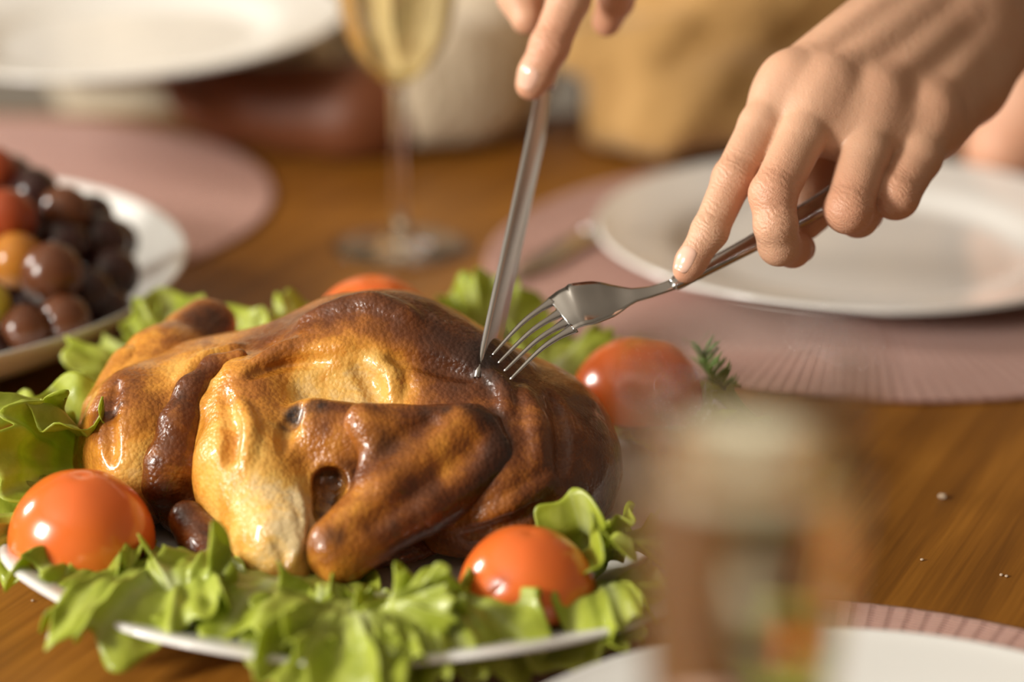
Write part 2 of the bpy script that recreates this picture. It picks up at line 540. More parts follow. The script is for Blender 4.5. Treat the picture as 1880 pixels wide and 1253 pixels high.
class Field:
    """signed distance on a grid, built by smooth unions; meshed with surface nets"""

    def __init__(self, lo, hi, h):
        self.lo = np.array(lo, dtype=np.float64)
        self.h = h
        self.n = np.ceil((np.array(hi) - self.lo) / h).astype(int) + 1
        self.ax = [(self.lo[i] + h * np.arange(self.n[i])).astype(np.float32) for i in range(3)]
        self.D = np.full(self.n, 0.06, dtype=np.float32)

    def clone(self):
        f = Field.__new__(Field)
        f.lo, f.h, f.n, f.ax = self.lo, self.h, self.n, self.ax
        f.D = np.full(self.n, 0.06, dtype=np.float32)
        return f

    def box(self, lo, hi, pad):
        s = []
        for i in range(3):
            a = int(max(0, math.floor((lo[i] - pad - self.lo[i]) / self.h)))
            b = int(min(self.n[i], math.ceil((hi[i] + pad - self.lo[i]) / self.h) + 1))
            if b <= a:
                return None, None
            s.append(slice(a, b))
        g = np.meshgrid(*[self.ax[i][s[i]] for i in range(3)], indexing='ij', sparse=True)
        return tuple(s), g

    def merge(self, s, d, k, sub=False):
        A = self.D[s]
        if sub:
            d = -d
            hh = np.clip(0.5 - 0.5 * (d - A) / max(k, 1e-6) * -1.0, 0, 1) if False else None
            m = np.maximum(A, d)
            e = np.maximum(k - np.abs(A - d), 0) / max(k, 1e-6)
            self.D[s] = m + e * e * k * 0.25
        else:
            m = np.minimum(A, d)
            e = np.maximum(k - np.abs(A - d), 0) / max(k, 1e-6)
            self.D[s] = m - e * e * k * 0.25

    def cone(self, a, b, ra, rb, k=0.004, sub=False):
        a, b = V3(a), V3(b)
        r = max(ra, rb)
        s, g = self.box(np.minimum(a, b) - r, np.maximum(a, b) + r, max(k, 0.012) + 4 * self.h)
        if s is None:
            return self
        ab = b - a
        l2 = float(ab @ ab) + 1e-12
        px, py, pz = g[0] - a[0], g[1] - a[1], g[2] - a[2]
        t = np.clip((px * ab[0] + py * ab[1] + pz * ab[2]) / l2, 0, 1)
        d = np.sqrt((px - t * ab[0]) ** 2 + (py - t * ab[1]) ** 2 + (pz - t * ab[2]) ** 2) - (ra + (rb - ra) * t)
        self.merge(s, d, k, sub)
        return self

    def chain(self, pts, k=0.004):
        for (a, ra), (b, rb) in zip(pts[:-1], pts[1:]):
            self.cone(a, b, ra, rb, k)
        return self

    def ell(self, c, rad, k=0.01, R=None, sub=False):
        c = V3(c)
        rad = np.array(rad, dtype=np.float32)
        r = float(rad.max())
        s, g = self.box(c - r, c + r, max(k, 0.012) + 4 * self.h)
        if s is None:
            return self
        p = [g[0] - c[0], g[1] - c[1], g[2] - c[2]]
        if R is not None:
            p = [p[0] * float(R[i][0]) + p[1] * float(R[i][1]) + p[2] * float(R[i][2]) for i in range(3)]
        q = [p[i] / rad[i] for i in range(3)]
        k0 = np.sqrt(q[0] ** 2 + q[1] ** 2 + q[2] ** 2) + 1e-6
        k1 = np.sqrt((q[0] / rad[0]) ** 2 + (q[1] / rad[1]) ** 2 + (q[2] / rad[2]) ** 2) + 1e-6
        self.merge(s, k0 * (k0 - 1.0) / k1, k, sub)
        return self

    def halfspace(self, axis, val, keep_above=True, k=0.004):
        sh = [1, 1, 1]
        sh[axis] = -1
        d = (self.ax[axis] - val).reshape(sh)
        d = d if keep_above else -d          # positive in the kept half
        self.merge((slice(None),) * 3, np.broadcast_to(d, self.D.shape), k, True)
        return self

    def plate(self, origin, e1, e2, nrm, poly, inset_r, half_t, k):
        """rounded flat slab: polygon in the e1/e2 plane"""
        o, e1, e2, nrm = V3(origin), V3(e1), V3(e2), V3(nrm)
        P = np.array(poly, dtype=np.float32)
        w = [o + e1 * q[0] + e2 * q[1] for q in P]
        lo, hi = np.min(w, 0), np.max(w, 0)
        s, g = self.box(lo - inset_r, hi + inset_r, max(k, 0.012) + half_t + 4 * self.h)
        x = (g[0] - o[0]) * e1[0] + (g[1] - o[1]) * e1[1] + (g[2] - o[2]) * e1[2]
        y = (g[0] - o[0]) * e2[0] + (g[1] - o[1]) * e2[1] + (g[2] - o[2]) * e2[2]
        z = (g[0] - o[0]) * nrm[0] + (g[1] - o[1]) * nrm[1] + (g[2] - o[2]) * nrm[2]
        d2 = np.full(x.shape, 1e9, dtype=np.float32)
        ins = np.zeros(x.shape, dtype=bool)
        m = len(P)
        for i in range(m):
            a, b = P[i], P[(i + 1) % m]
            e = b - a
            wx, wy = x - a[0], y - a[1]
            t = np.clip((wx * e[0] + wy * e[1]) / (e @ e), 0, 1)
            d2 = np.minimum(d2, (wx - e[0] * t) ** 2 + (wy - e[1] * t) ** 2)
            c1 = (a[1] <= y) & (b[1] > y)
            c2 = (a[1] > y) & (b[1] <= y)
            cr = e[0] * wy - e[1] * wx
            ins ^= (c1 & (cr > 0)) | (c2 & (cr < 0))
        dd = np.sqrt(d2)
        dd = np.where(ins, -dd, dd) + inset_r
        dz = np.abs(z) - half_t
        d = np.minimum(np.maximum(dd, dz), 0) + np.sqrt(np.maximum(dd, 0) ** 2 + np.maximum(dz, 0) ** 2) - inset_r
        self.merge(s, d, k)
        return self

    def join(self, other, k):
        """k may be an array"""
        k = np.maximum(k, 1e-5)
        e = np.maximum(k - np.abs(self.D - other.D), 0) / k
        self.D = np.minimum(self.D, other.D) - e * e * k * 0.25
        return self

    def dist(self, p):
        p = V3(p)
        g = np.meshgrid(*self.ax, indexing='ij', sparse=True)
        return np.sqrt((g[0] - p[0]) ** 2 + (g[1] - p[1]) ** 2 + (g[2] - p[2]) ** 2)

    def mesh(self, relax=1):
        D, h, lo = self.D, self.h, self.lo
        D = D.copy()
        for ax in range(3):                                  # closed at the box faces
            sl = [slice(None)] * 3
            for e in (0, -1):
                sl[ax] = e
                D[tuple(sl)] = np.maximum(D[tuple(sl)], 1e-4)
        ins = D < 0
        nx, ny, nz = D.shape
        cnt = np.zeros((nx - 1, ny - 1, nz - 1), dtype=np.int8)
        offs = [(i, j, k) for i in (0, 1) for j in (0, 1) for k in (0, 1)]
        for (i, j, k) in offs:
            cnt += ins[i:nx - 1 + i, j:ny - 1 + j, k:nz - 1 + k]
        cells = np.argwhere((cnt > 0) & (cnt < 8))
        idx = np.full(cnt.shape, -1, dtype=np.int64)
        idx[cells[:, 0], cells[:, 1], cells[:, 2]] = np.arange(len(cells))
        acc = np.zeros((len(cells), 3))
        num = np.zeros(len(cells))
        for ax in range(3):
            o1, o2 = [a for a in range(3) if a != ax]
            for u in (0, 1):
                for w in (0, 1):
                    p = np.zeros(3, int)
                    p[o1], p[o2] = u, w
                    q = p.copy()
                    q[ax] = 1
                    a, b = cells + p, cells + q
                    da = D[a[:, 0], a[:, 1], a[:, 2]].astype(float)
                    db = D[b[:, 0], b[:, 1], b[:, 2]].astype(float)
                    x = (da < 0) != (db < 0)
                    t = np.where(x, da / np.where(x, da - db, 1), 0)
                    pos = cells + p + np.eye(3)[ax] * t[:, None]
                    acc[x] += pos[x]
                    num[x] += 1
        v = lo + h * (acc / num[:, None])
        faces = []
        for ax in range(3):
            o1, o2 = (ax + 1) % 3, (ax + 2) % 3
            sa = [slice(None)] * 3
            sb = [slice(None)] * 3
            sa[ax], sb[ax] = slice(0, -1), slice(1, None)
            A, B = ins[tuple(sa)], ins[tuple(sb)]
            e = np.argwhere(A != B)
            ok = (e[:, o1] > 0) & (e[:, o2] > 0) & (e[:, o1] < D.shape[o1] - 1) & (e[:, o2] < D.shape[o2] - 1)
            e = e[ok]
            fl = A[e[:, 0], e[:, 1], e[:, 2]]
            q = []
            for (du, dw) in ((-1, -1), (0, -1), (0, 0), (-1, 0)):
                c = e.copy()
                c[:, o1] += du
                c[:, o2] += dw
                q.append(idx[c[:, 0], c[:, 1], c[:, 2]])
            q = np.stack(q, 1)
            q[~fl] = q[~fl][:, ::-1]
            faces.append(q)
        f = np.concatenate(faces)
        for _ in range(relax):                               # light smoothing
            s = np.zeros_like(v)
            n = np.zeros(len(v))
            for a, b in ((0, 1), (1, 2), (2, 3), (3, 0)):
                np.add.at(s, f[:, a], v[f[:, b]])
                np.add.at(n, f[:, a], 1)
                np.add.at(s, f[:, b], v[f[:, a]])
                np.add.at(n, f[:, b], 1)
            v = 0.5 * v + 0.5 * s / np.maximum(n, 1)[:, None]
        return v, f


def vnormals(v, f):
    a = v[f[:, 2]] - v[f[:, 0]]
    b = v[f[:, 3]] - v[f[:, 1]]
    fn = np.cross(a, b)
    n = np.zeros_like(v)
    for i in range(4):
        np.add.at(n, f[:, i], fn)
    return n / (np.linalg.norm(n, axis=1)[:, None] + 1e-12)


def fbm(v, scale, octv=3, seed=0.0):
    off = Vector((seed * 13.7, seed * 7.1, seed * 3.3))
    return np.array([mnoise.fractal(Vector(p) * scale + off, 1.0, 2.0, octv) for p in v])


# ------------------------------------------------------------------ the setting
TABLE_LO, TABLE_HI = (-0.95, -0.62, -0.032), (0.95, 0.66, 0.0)
fl = link_mesh('floor', *box_data((-2.4, -2.5, -0.80), (2.6, 2.5, -0.76)), M['floor'], None, False)
fl['kind'] = 'structure'
def structure(name, boxes, mat):
    vs, fs = [], []
    for lo_, hi_ in boxes:
        v_, f_ = box_data(lo_, hi_)
        fs += [[i + len(vs) for i in q] for q in f_]
        vs += v_
    o = link_mesh(name, vs, fs, mat, None, False)
    o['kind'] = 'structure'
    return o


structure('wall_back', [((-2.4, 2.4, -0.76), (2.6, 2.5, 1.8))], M['wall'])
structure('wall_right', [((2.5, -2.4, -0.76), (2.6, 2.4, 1.8))], M['wall'])
structure('wall_front', [((-2.4, -2.5, -0.76), (2.6, -2.4, 1.8))], M['wall'])
structure('ceiling', [((-2.4, -2.5, 1.8), (2.6, 2.5, 1.9))], M['ceiling'])
# left wall, open at its two windows
WY = [(-1.62, -0.72), (0.38, 1.12)]
structure('wall_left', [((-2.4, -2.4, -0.76), (-2.3, 2.4, 0.45)), ((-2.4, -2.4, 1.52), (-2.3, 2.4, 1.8)),
                        ((-2.4, -2.4, 0.45), (-2.3, WY[0][0], 1.52)), ((-2.4, WY[0][1], 0.45), (-2.3, WY[1][0], 1.52)), ((-2.4, WY[1][1], 0.45), (-2.3, 2.4, 1.52))], M['wall'])

table = tag(empty('dining_table', (0, 0, -0.76)), 'orange brown wooden dining table with glossy diagonal grain', 'table')
link_mesh('tabletop', *box_data(TABLE_LO, TABLE_HI, 0.006), M['wood'], table)
for sx in (-0.85, 0.85):
    for sy in (-0.52, 0.56):
        link_mesh('leg', *box_data((sx - 0.035, sy - 0.035, -0.76), (sx + 0.035, sy + 0.035, -0.032), 0.004), M['wood'], table)
link_mesh('apron', *box_data((-0.85, -0.53, -0.11), (0.85, -0.51, -0.032)), M['wood'], table)
link_mesh('apron', *box_data((-0.85, 0.55, -0.11), (0.85, 0.57, -0.032)), M['wood'], table)


# placemats --------------------------------------------------------------
def placemat(cx, cy, r, label):
    prof = [(0.0005, 0.0002), (r - 0.001, 0.0002), (r, 0.0012), (r - 0.0012, 0.0024), (r - 0.004, 0.0020), (0.0005, 0.0020)]
    v, f = lathe_data(prof, 128)
    o = link_mesh('placemat', v, f, M['weave'])
    o.location = (cx, cy, 0)
    tag(o, label, 'placemat', 'round pink placemats')
    return o


placemat(0.19, 0.325, 0.205, 'round pink woven placemat beneath the empty plate near the fork hand')
placemat(-0.335, 0.44, 0.195, 'round pink woven placemat behind the grapes, beneath the lifted plate')
placemat(0.09, -0.285, 0.200, 'round pink woven placemat in the near right corner under the blurred glass')


# plates --------------------------------------------------------------------
def plate(loc, r, label, tilt=(0, 0, 0), group='white dinner plates'):
    P = smooth_profile([(0.0005, 0.004), (r * 0.50, 0.004), (r * 0.62, 0.0055), (r * 0.70, 0.0105), (r * 0.78, 0.0135), (r * 0.95, 0.0175),
                        (r * 0.995, 0.0190), (r, 0.0180), (r * 0.985, 0.0160), (r * 0.78, 0.0108), (r * 0.66, 0.0045), (r * 0.60, 0.0005), (r * 0.56, 0.0005), (r * 0.54, 0.002), (0.0005, 0.002)], 4)
    v, f = lathe_data(P, 96)
    o = link_mesh('dinner_plate', v, f, M['porcelain'])
    o.location = loc
    o.rotation_euler = tilt
    tag(o, label, 'plate', group)
    return o


plate((0.188, 0.335, 0.0022), 0.142, 'empty white plate on pink placemat behind the fork hand')
plate((0.110, -0.285, 0.0022), 0.136, 'white plate in the near right corner beside the blurred wine glass')
plate((-0.2446, 0.597, 0.058), 0.138, 'white plate lifted off the table at the far left', (math.radians(2), math.radians(-2), 0))

# ------------------------------------------------------------------ platter
PC = Vector((-0.05, -0.02, 0.0))
PR = 0.157


def wavy(r, z, a):
    k = max(0.0, (r / PR - 0.55) / 0.45)
    s = math.cos(10 * a + 0.6)
    return r * (1 + 0.022 * s * k), z + 0.0025 * s * k * (1 if z > 0.003 else 0)


prof = smooth_profile([(0.0005, 0.006), (PR * 0.55, 0.006), (PR * 0.70, 0.008), (PR * 0.86, 0.015), (PR * 0.97, 0.0215), (PR, 0.0222), (PR * 0.995, 0.0195),
                       (PR * 0.86, 0.0115), (PR * 0.68, 0.003), (PR * 0.62, 0.0005), (PR * 0.57, 0.0008), (0.0005, 0.002)], 5)
v, f = lathe_data(prof, 160, rmod=wavy)
platter = link_mesh('serving_platter', v, f, M['porcelain'])
platter.location = PC
tag(platter, 'white wavy-edged serving platter beneath the roast chicken', 'platter')

# ------------------------------------------------------------------ roast chicken
chicken = tag(empty('roast_chicken', (PC.x, PC.y, 0.008)), 'whole golden brown roast chicken lying on lettuce on the platter', 'chicken')
E = lambda px, py, t: at(px, py, t)
HC = 0.0012


BVHS = {}


def surf(px, py, off=0.0, t0=0.96):
    """point on the chicken body under that pixel, moved inwards by off"""
    dr = (at(px, py, 1) - CAM).normalized()
    hit = BVHS['body'].ray_cast(CAM, dr)[0]
    return (hit if hit is not None else at(px, py, t0)) + dr * off


def chicken_part(name, fld, roast, char_shades, relax=1, disp=0.0012, seed=1.0, parent=chicken, base=0.45):
    fld.halfspace(2, 0.010, True, 0.004)
    v, f = fld.mesh(relax)
    n = vnormals(v, f)
    d = fbm(v, 38, 2, seed) * disp + fbm(v, 120, 2, seed + 3) * disp * 0.22
    v = v + n * d[:, None]
    bvh = BVHTree.FromPolygons([tuple(p) for p in v], [tuple(int(i) for i in q) for q in f])
    wsum = np.full(len(v), 0.25)
    val = np.full(len(v), 0.25 * base)
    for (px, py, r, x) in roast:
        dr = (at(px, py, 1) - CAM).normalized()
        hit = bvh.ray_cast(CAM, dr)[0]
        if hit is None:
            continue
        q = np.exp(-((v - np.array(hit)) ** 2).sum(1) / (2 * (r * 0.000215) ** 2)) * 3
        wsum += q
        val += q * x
    c = np.zeros(len(v))
    for (px, py, r, x) in char_shades:
        dr = (at(px, py, 1) - CAM).normalized()
        hit = bvh.ray_cast(CAM, dr)[0]
        if hit is None:
            continue
        q = np.exp(-((v - np.array(hit)) ** 2).sum(1) / (2 * (r * 0.000215) ** 2)) * x
        c = np.maximum(c, q)
    BVHS[name] = bvh
    return link_mesh(name, v, f, M['roast'], parent, True, {'roast': val / wsum, 'char_shade': np.clip(c, 0, 1)})


B = Field((-0.205, -0.135, 0.004), (0.085, 0.125, 0.115), HC)
B.ell(E(690, 742, 1.010), (0.056, 0.062, 0.0465), 0.02)
B.ell(E(900, 850, 0.985), (0.054, 0.066, 0.0415), 0.022)
B.ell(E(420, 795, 1.000), (0.050, 0.052, 0.039), 0.022)
B.ell(E(265, 825, 0.985), (0.026, 0.040, 0.034), 0.008)
B.chain([(E(600, 655, .975), .012), (E(720, 640, .985), .016), (E(860, 680, .975), .014)], 0.02)      # keel of the breast
B.chain([(E(465, 745, .968), .020), (E(478, 880, .946), .0255), (E(516, 1000, .922), .0185), (E(528, 1055, .914), .0110)], 0.006)
B.chain([(E(588, 802, .944), .0165), (E(665, 812, .942), .0165)], 0.0045)
B.cone(E(600, 690, .948), E(700, 700, .944), 0.005, 0.006, 0.014, True)                           # pale hollow above the knob
B.cone(E(405, 700, .968), E(385, 900, .945), 0.0035, 0.004, 0.006, True)
B.chain([(E(612, 850, .942), .0150), (E(618, 905, .936), .0130), (E(606, 985, .930), .0120)], 0.006)
B.cone(E(606, 895, .921), E(594, 945, .917), 0.0055, 0.0045, 0.003, True)                           # dark slit beside the wing
B.chain([(E(176, 850, .985), .010), (E(205, 760, .995), .012), (E(245, 680, 1.015), .011)], 0.003)
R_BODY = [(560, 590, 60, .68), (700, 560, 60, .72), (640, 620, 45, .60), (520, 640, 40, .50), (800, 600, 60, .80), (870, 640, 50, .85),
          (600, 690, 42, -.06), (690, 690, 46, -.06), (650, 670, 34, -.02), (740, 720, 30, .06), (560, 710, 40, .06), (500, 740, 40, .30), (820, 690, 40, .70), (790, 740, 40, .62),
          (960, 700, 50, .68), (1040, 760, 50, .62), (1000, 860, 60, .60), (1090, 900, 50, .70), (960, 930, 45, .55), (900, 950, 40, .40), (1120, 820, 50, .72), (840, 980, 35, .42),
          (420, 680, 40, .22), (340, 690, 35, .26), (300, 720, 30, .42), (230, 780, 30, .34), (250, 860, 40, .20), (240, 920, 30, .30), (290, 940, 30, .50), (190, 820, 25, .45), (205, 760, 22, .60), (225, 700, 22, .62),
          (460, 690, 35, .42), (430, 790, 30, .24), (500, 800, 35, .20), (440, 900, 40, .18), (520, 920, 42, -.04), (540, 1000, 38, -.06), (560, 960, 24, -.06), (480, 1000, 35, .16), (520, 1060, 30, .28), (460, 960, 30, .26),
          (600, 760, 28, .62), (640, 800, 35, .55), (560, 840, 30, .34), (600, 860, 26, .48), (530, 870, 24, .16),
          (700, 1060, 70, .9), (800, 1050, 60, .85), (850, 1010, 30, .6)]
C_BODY = [(545, 765, 18, 1.5), (578, 745, 16, 1.2), (522, 788, 12, 1.0), (690, 830, 22, .5), (604, 900, 26, 2.0), (600, 930, 22, 2.0), (640, 860, 20, .4), (895, 665, 26, .9), (905, 690, 16, .9), (880, 640, 20, .7), (940, 660, 18, .6), (640, 1075, 40, .6), (570, 1050, 10, .7)]  # char spots, plus painted darkness for the slit and the knife's cut
R_BODY = [(x, y, r, q + ((0.10 if x < 830 else 0.20) if q >= .3 else 0.02)) for (x, y, r, q) in R_BODY]  # browner overall; shade of the right side painted in as extra roast
_v, _f = B.mesh(0)
BVHS['body'] = BVHTree.FromPolygons([tuple(p) for p in _v], [tuple(int(i) for i in q) for q in _f])


def fold(pts, r, off, k=0.003, sub=False):
    P = catmull3([np.array(surf(x, y, off)) for (x, y) in pts], 4)
    for i in range(len(P) - 1):
        u0, u1 = i / (len(P) - 1), (i + 1) / (len(P) - 1)
        B.cone(Vector(P[i]), Vector(P[i + 1]), r * (0.35 + 0.65 * math.sin(math.pi * u0)), r * (0.35 + 0.65 * math.sin(math.pi * u1)), k, sub)


# creases and folds of the skin
fold([(455, 690), (520, 668), (600, 664)], .0022, -.0008, .003, True)
fold([(470, 665), (540, 640), (640, 640)], .0028, .0012, .004)
fold([(410, 720), (425, 790), (418, 850)], .0026, -.0010, .004, True)
fold([(440, 740), (460, 790), (450, 850)], .0022, .0008, .004)
fold([(545, 900), (560, 960), (555, 1020)], .0014, .0004, .002)
fold([(530, 940), (545, 1000), (535, 1045)], .0012, .0004, .002)
fold([(565, 935), (572, 985), (562, 1040)], .0013, -.0006, .002, True)
fold([(500, 990), (520, 1020), (515, 1060)], .0012, -.0005, .002, True)
fold([(690, 665), (720, 690), (725, 735)], .0026, .0010, .004)
fold([(650, 670), (675, 700), (690, 740)], .0024, -.0008, .003, True)
fold([(720, 655), (800, 672), (870, 690)], .0022, -.0008, .004, True)
fold([(900, 690), (925, 720), (930, 760)], .0026, .0010, .004)
fold([(960, 720), (985, 780), (985, 850)], .0026, .0012, .005)
fold([(1010, 720), (1035, 790), (1030, 870)], .0024, -.0008, .004, True)
fold([(860, 960), (940, 930), (1010, 880)], .0024, .0010, .004)
fold([(850, 985), (930, 962), (1020, 920)], .0020, -.0008, .003, True)
fold([(330, 700), (380, 660), (440, 640)], .0024, .0010, .004)
fold([(215, 700), (200, 770), (205, 850)], .0028, -.0010, .003, True)
fold([(550, 740), (530, 780), (520, 830)], .0024, -.0008, .003, True)
fold([(560, 590), (660, 560), (760, 585)], .0030, .0016, .006)
B.cone(surf(608, 888, .0005), surf(594, 945, .0005), .0070, .0050, .0015, True)      # open slit beside the wing
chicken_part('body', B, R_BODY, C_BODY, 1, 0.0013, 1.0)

# front wing: a flat folded paddle
Wg = Field((-0.105, -0.155, 0.004), (0.03, -0.005, 0.10), 0.0010)
tiltw = math.radians(28)
e1 = (RGT * 0.985 + FWD * 0.17).normalized()
e2 = UPV * math.cos(tiltw) + FWD * math.sin(tiltw)
nW = e1.cross(e2).normalized()
e2 = nW.cross(e1).normalized()
oW = E(760, 900, 0.925)


def on_wing(px, py):
    d = (at(px, py, 1) - CAM)
    s = (oW - CAM).dot(nW) / d.dot(nW)
    q = CAM + d * s - oW
    return (q.dot(e1), q.dot(e2))


def wing3(px, py, lift=0.0):
    a, b = on_wing(px, py)
    return oW + e1 * a + e2 * b + nW * lift


if nW.dot(FWD) > 0:
    nW = -nW
poly = [on_wing(*q) for q in [(650, 768), (760, 758), (875, 752), (918, 775), (938, 825), (915, 892), (835, 955), (720, 1005), (650, 1058), (604, 1075), (574, 1035), (578, 982), (640, 905), (655, 850)]]
Wg.plate(oW, e1, e2, nW, poly, 0.0085, 0.0025, 0.004)
Wg.chain([(wing3(605, 1010, .004), .0085), (wing3(700, 920, .0065), .0075), (wing3(845, 800, .0055), .0085)], 0.006)
Wg.chain([(wing3(640, 1030, .002), .0075), (wing3(780, 950, .004), .0065), (wing3(905, 850, .003), .0085)], 0.006)
Wg.chain([(wing3(670, 790, .003), .0085), (wing3(790, 785, .003), .006)], 0.006)
Wg.cone(wing3(680, 990, .0145), wing3(860, 850, .0145), 0.0022, 0.0026, 0.004, True)
Wg.cone(wing3(650, 880, .0135), wing3(780, 800, .0135), 0.0022, 0.0022, 0.004, True)
R_W0 = [(650, 960, 30, .40), (720, 890, 34, .42), (800, 830, 30, .38), (860, 800, 25, .42), (700, 800, 30, .55), (780, 780, 25, .60), (900, 775, 22, .80), (925, 830, 20, .92),
       (890, 880, 25, .85), (820, 930, 25, .75), (740, 970, 28, .62), (680, 1000, 26, .45), (620, 1000, 22, .55), (610, 1050, 30, .40), (760, 900, 25, .60), (840, 860, 25, .50), (690, 850, 25, .62), (640, 860, 25, .58)]
C_W = [(700, 815, 24, .7), (650, 840, 16, .5), (932, 810, 10, .8), (925, 860, 10, .7), (900, 765, 10, .7), (860, 752, 10, .7), (615, 985, 12, .7), (720, 965, 9, .6), (625, 890, 14, .9), (940, 835, 8, .8), (780, 757, 9, .6), (820, 753, 9, .7), (905, 895, 9, .6), (860, 935, 9, .6), (800, 965, 9, .5)]
R_W = [(x, y, r, q + (.26 if q > .58 else .09)) for (x, y, r, q) in R_W0]
chicken_part('wing', Wg, R_W, C_W, 1, 0.0009, 4.0, base=.65)

# lower dark wing joint below it
Lw = Field((-0.09, -0.13, 0.004), (0.02, -0.03, 0.05), 0.0013)
Lw.chain([(E(630, 1035, .935), .013), (E(730, 1030, .945), .014), (E(850, 1010, .96), .012)], 0.006)
chicken_part('wing', Lw, [(720, 1030, 80, .9)], [(700, 1050, 60, .5)], 1, 0.0012, 6.0, base=.9)

# the other wing, dark and crisp, folded down the left of the thigh
Fl = Field((-0.175, -0.145, 0.004), (-0.075, 0.06, 0.095), 0.0010)
fl_pts = [(440, 655, .0022, .0036), (395, 678, .0018, .0050), (352, 722, .0014, .0060), (322, 785, .0010, .0070), (302, 850, .0006, .0080), (300, 890, .0000, .0085), (330, 935, -.0010, .0085), (352, 962, -.0012, .0075)]
Fl.chain([(surf(x, y, o, .955), r) for (x, y, o, r) in fl_pts], 0.004)
Fl.chain([(E(x, y, t), r) for (x, y, t, r) in [(346, 955, .9355, .0080), (372, 995, .929, .0088), (402, 1032, .9215, .0082), (438, 1060, .9150, .0058), (458, 1070, .9115, .0040)]], 0.0035)
fl3 = [(345, 770, .002, .0052), (332, 850, .001, .0066), (352, 920, .000, .0062), (392, 990, .001, .0055)]
Fl.chain([(surf(x, y, o, .945), r) for (x, y, o, r) in fl3], 0.006)
R_F = [(432, 662, 30, .62), (380, 690, 25, .78), (335, 745, 25, .80), (305, 815, 25, .80), (290, 880, 22, .85), (340, 950, 25, .92), (390, 1010, 22, .85), (400, 1040, 18, .62), (440, 1055, 16, .66), (350, 860, 18, .72)]
C_F = [(285, 850, 10, .6), (290, 905, 12, .6), (330, 940, 12, .6), (375, 985, 12, .6), (330, 730, 12, .4)]
chicken_part('wing', Fl, R_F, C_F, 1, 0.0011, 8.0, base=.8)

# drumstick at the far left with its dark end
Dr = Field((-0.20, -0.02, 0.004), (-0.09, 0.13, 0.10), 0.0012)
Dr.chain([(E(255, 765, 1.000), .021), (E(305, 685, 1.025), .0185), (E(362, 620, 1.045), .0125), (E(388, 592, 1.05), .0095)], 0.008)
Dr.cone(E(372, 590, 1.05), E(398, 596, 1.05), 0.0085, 0.0085, 0.004)
R_D = [(300, 680, 35, .42), (250, 720, 30, .38), (345, 640, 25, .55), (385, 590, 22, .90), (330, 700, 30, .25), (215, 760, 25, .55)]
chicken_part('drumstick', Dr, R_D, [(395, 590, 14, .5)], 1, 0.001, 11.0)


# ------------------------------------------------------------------ tomato halves
def tomato_half(px, py, t, r, label, h=1.0, sx=1.0, seed=0, tilt=(0, 0)):
    c = at(px, py, t)
    e = tag(empty('tomato_half', c), label, 'tomato', 'tomato halves around the chicken')
    nu, nv = 64, 24
    v, f = [], []
    for j in range(nv + 1):
        ph = (math.pi / 2) * j / nv
        for i in range(nu):
            a = 2 * math.pi * i / nu
            lob = 1 + 0.018 * math.cos(5 * a + seed) * math.sin(ph + 0.3) + 0.02 * math.cos(2 * a + seed)
            rr = r * (math.cos(ph) ** 0.92) * lob
            z = r * h * math.sin(ph)
            v.append((rr * math.cos(a) * sx, rr * math.sin(a), z - 0.0006 * math.exp(-(rr / 0.003) ** 2)))
    for j in range(nv):
        for i in range(nu):
            k = (i + 1) % nu
            f.append((j * nu + i, j * nu + k, (j + 1) * nu + k, (j + 1) * nu + i))
    R = Matrix.Rotation(tilt[0], 3, 'X') @ Matrix.Rotation(tilt[1], 3, 'Y')
    v = [Vector(e.location) + R @ Vector(q) for q in v]
    link_mesh('skin', v, f, M['tomato'], e)
    fv, ff = [], []
    for k, rr_ in enumerate((1.0, 0.75, 0.4)):
        for i in range(nu):
            a = 2 * math.pi * i / nu
            lob = 1 + 0.018 * math.cos(5 * a + seed) * math.sin(0.3) + 0.02 * math.cos(2 * a + seed)
            rr = r * lob * rr_ * 0.995
            fv.append(Vector(e.location) + R @ Vector((rr * math.cos(a) * sx, rr * math.sin(a), (-0.0008, -0.0012, -0.0004)[k])))
    fv.append(Vector(e.location) + R @ Vector((0, 0, -0.001)))
    for k in range(2):
        for i in range(nu):
            j = (i + 1) % nu
            ff.append((k * nu + j, k * nu + i, (k + 1) * nu + i, (k + 1) * nu + j))
    for i in range(nu):
        ff.append((2 * nu + i, 3 * nu, 2 * nu + (i + 1) % nu))
    link_mesh('cut_face', fv, ff, M['flesh'], e)
    return e


tomato_half(150, 995, 0.925, 0.0277, 'halved red tomato on lettuce at the left edge of the platter', 1.0, 1.0, 0.5, (0.0, 0.06))
tomato_half(968, 1090, 0.893, 0.0258, 'halved red tomato on lettuce in front of the chicken wing', 0.96, 1.0, 1.7, (0.0, 0.05))
tomato_half(1163, 738, 1.055, 0.0280, 'halved red tomato behind the chicken, partly seen through the wine glass', 0.98, 1.0, 2.6)
tomato_half(686, 622, 1.105, 0.0290, 'halved red tomato peeking over the back of the chicken', 1.0, 1.0, 3.9)


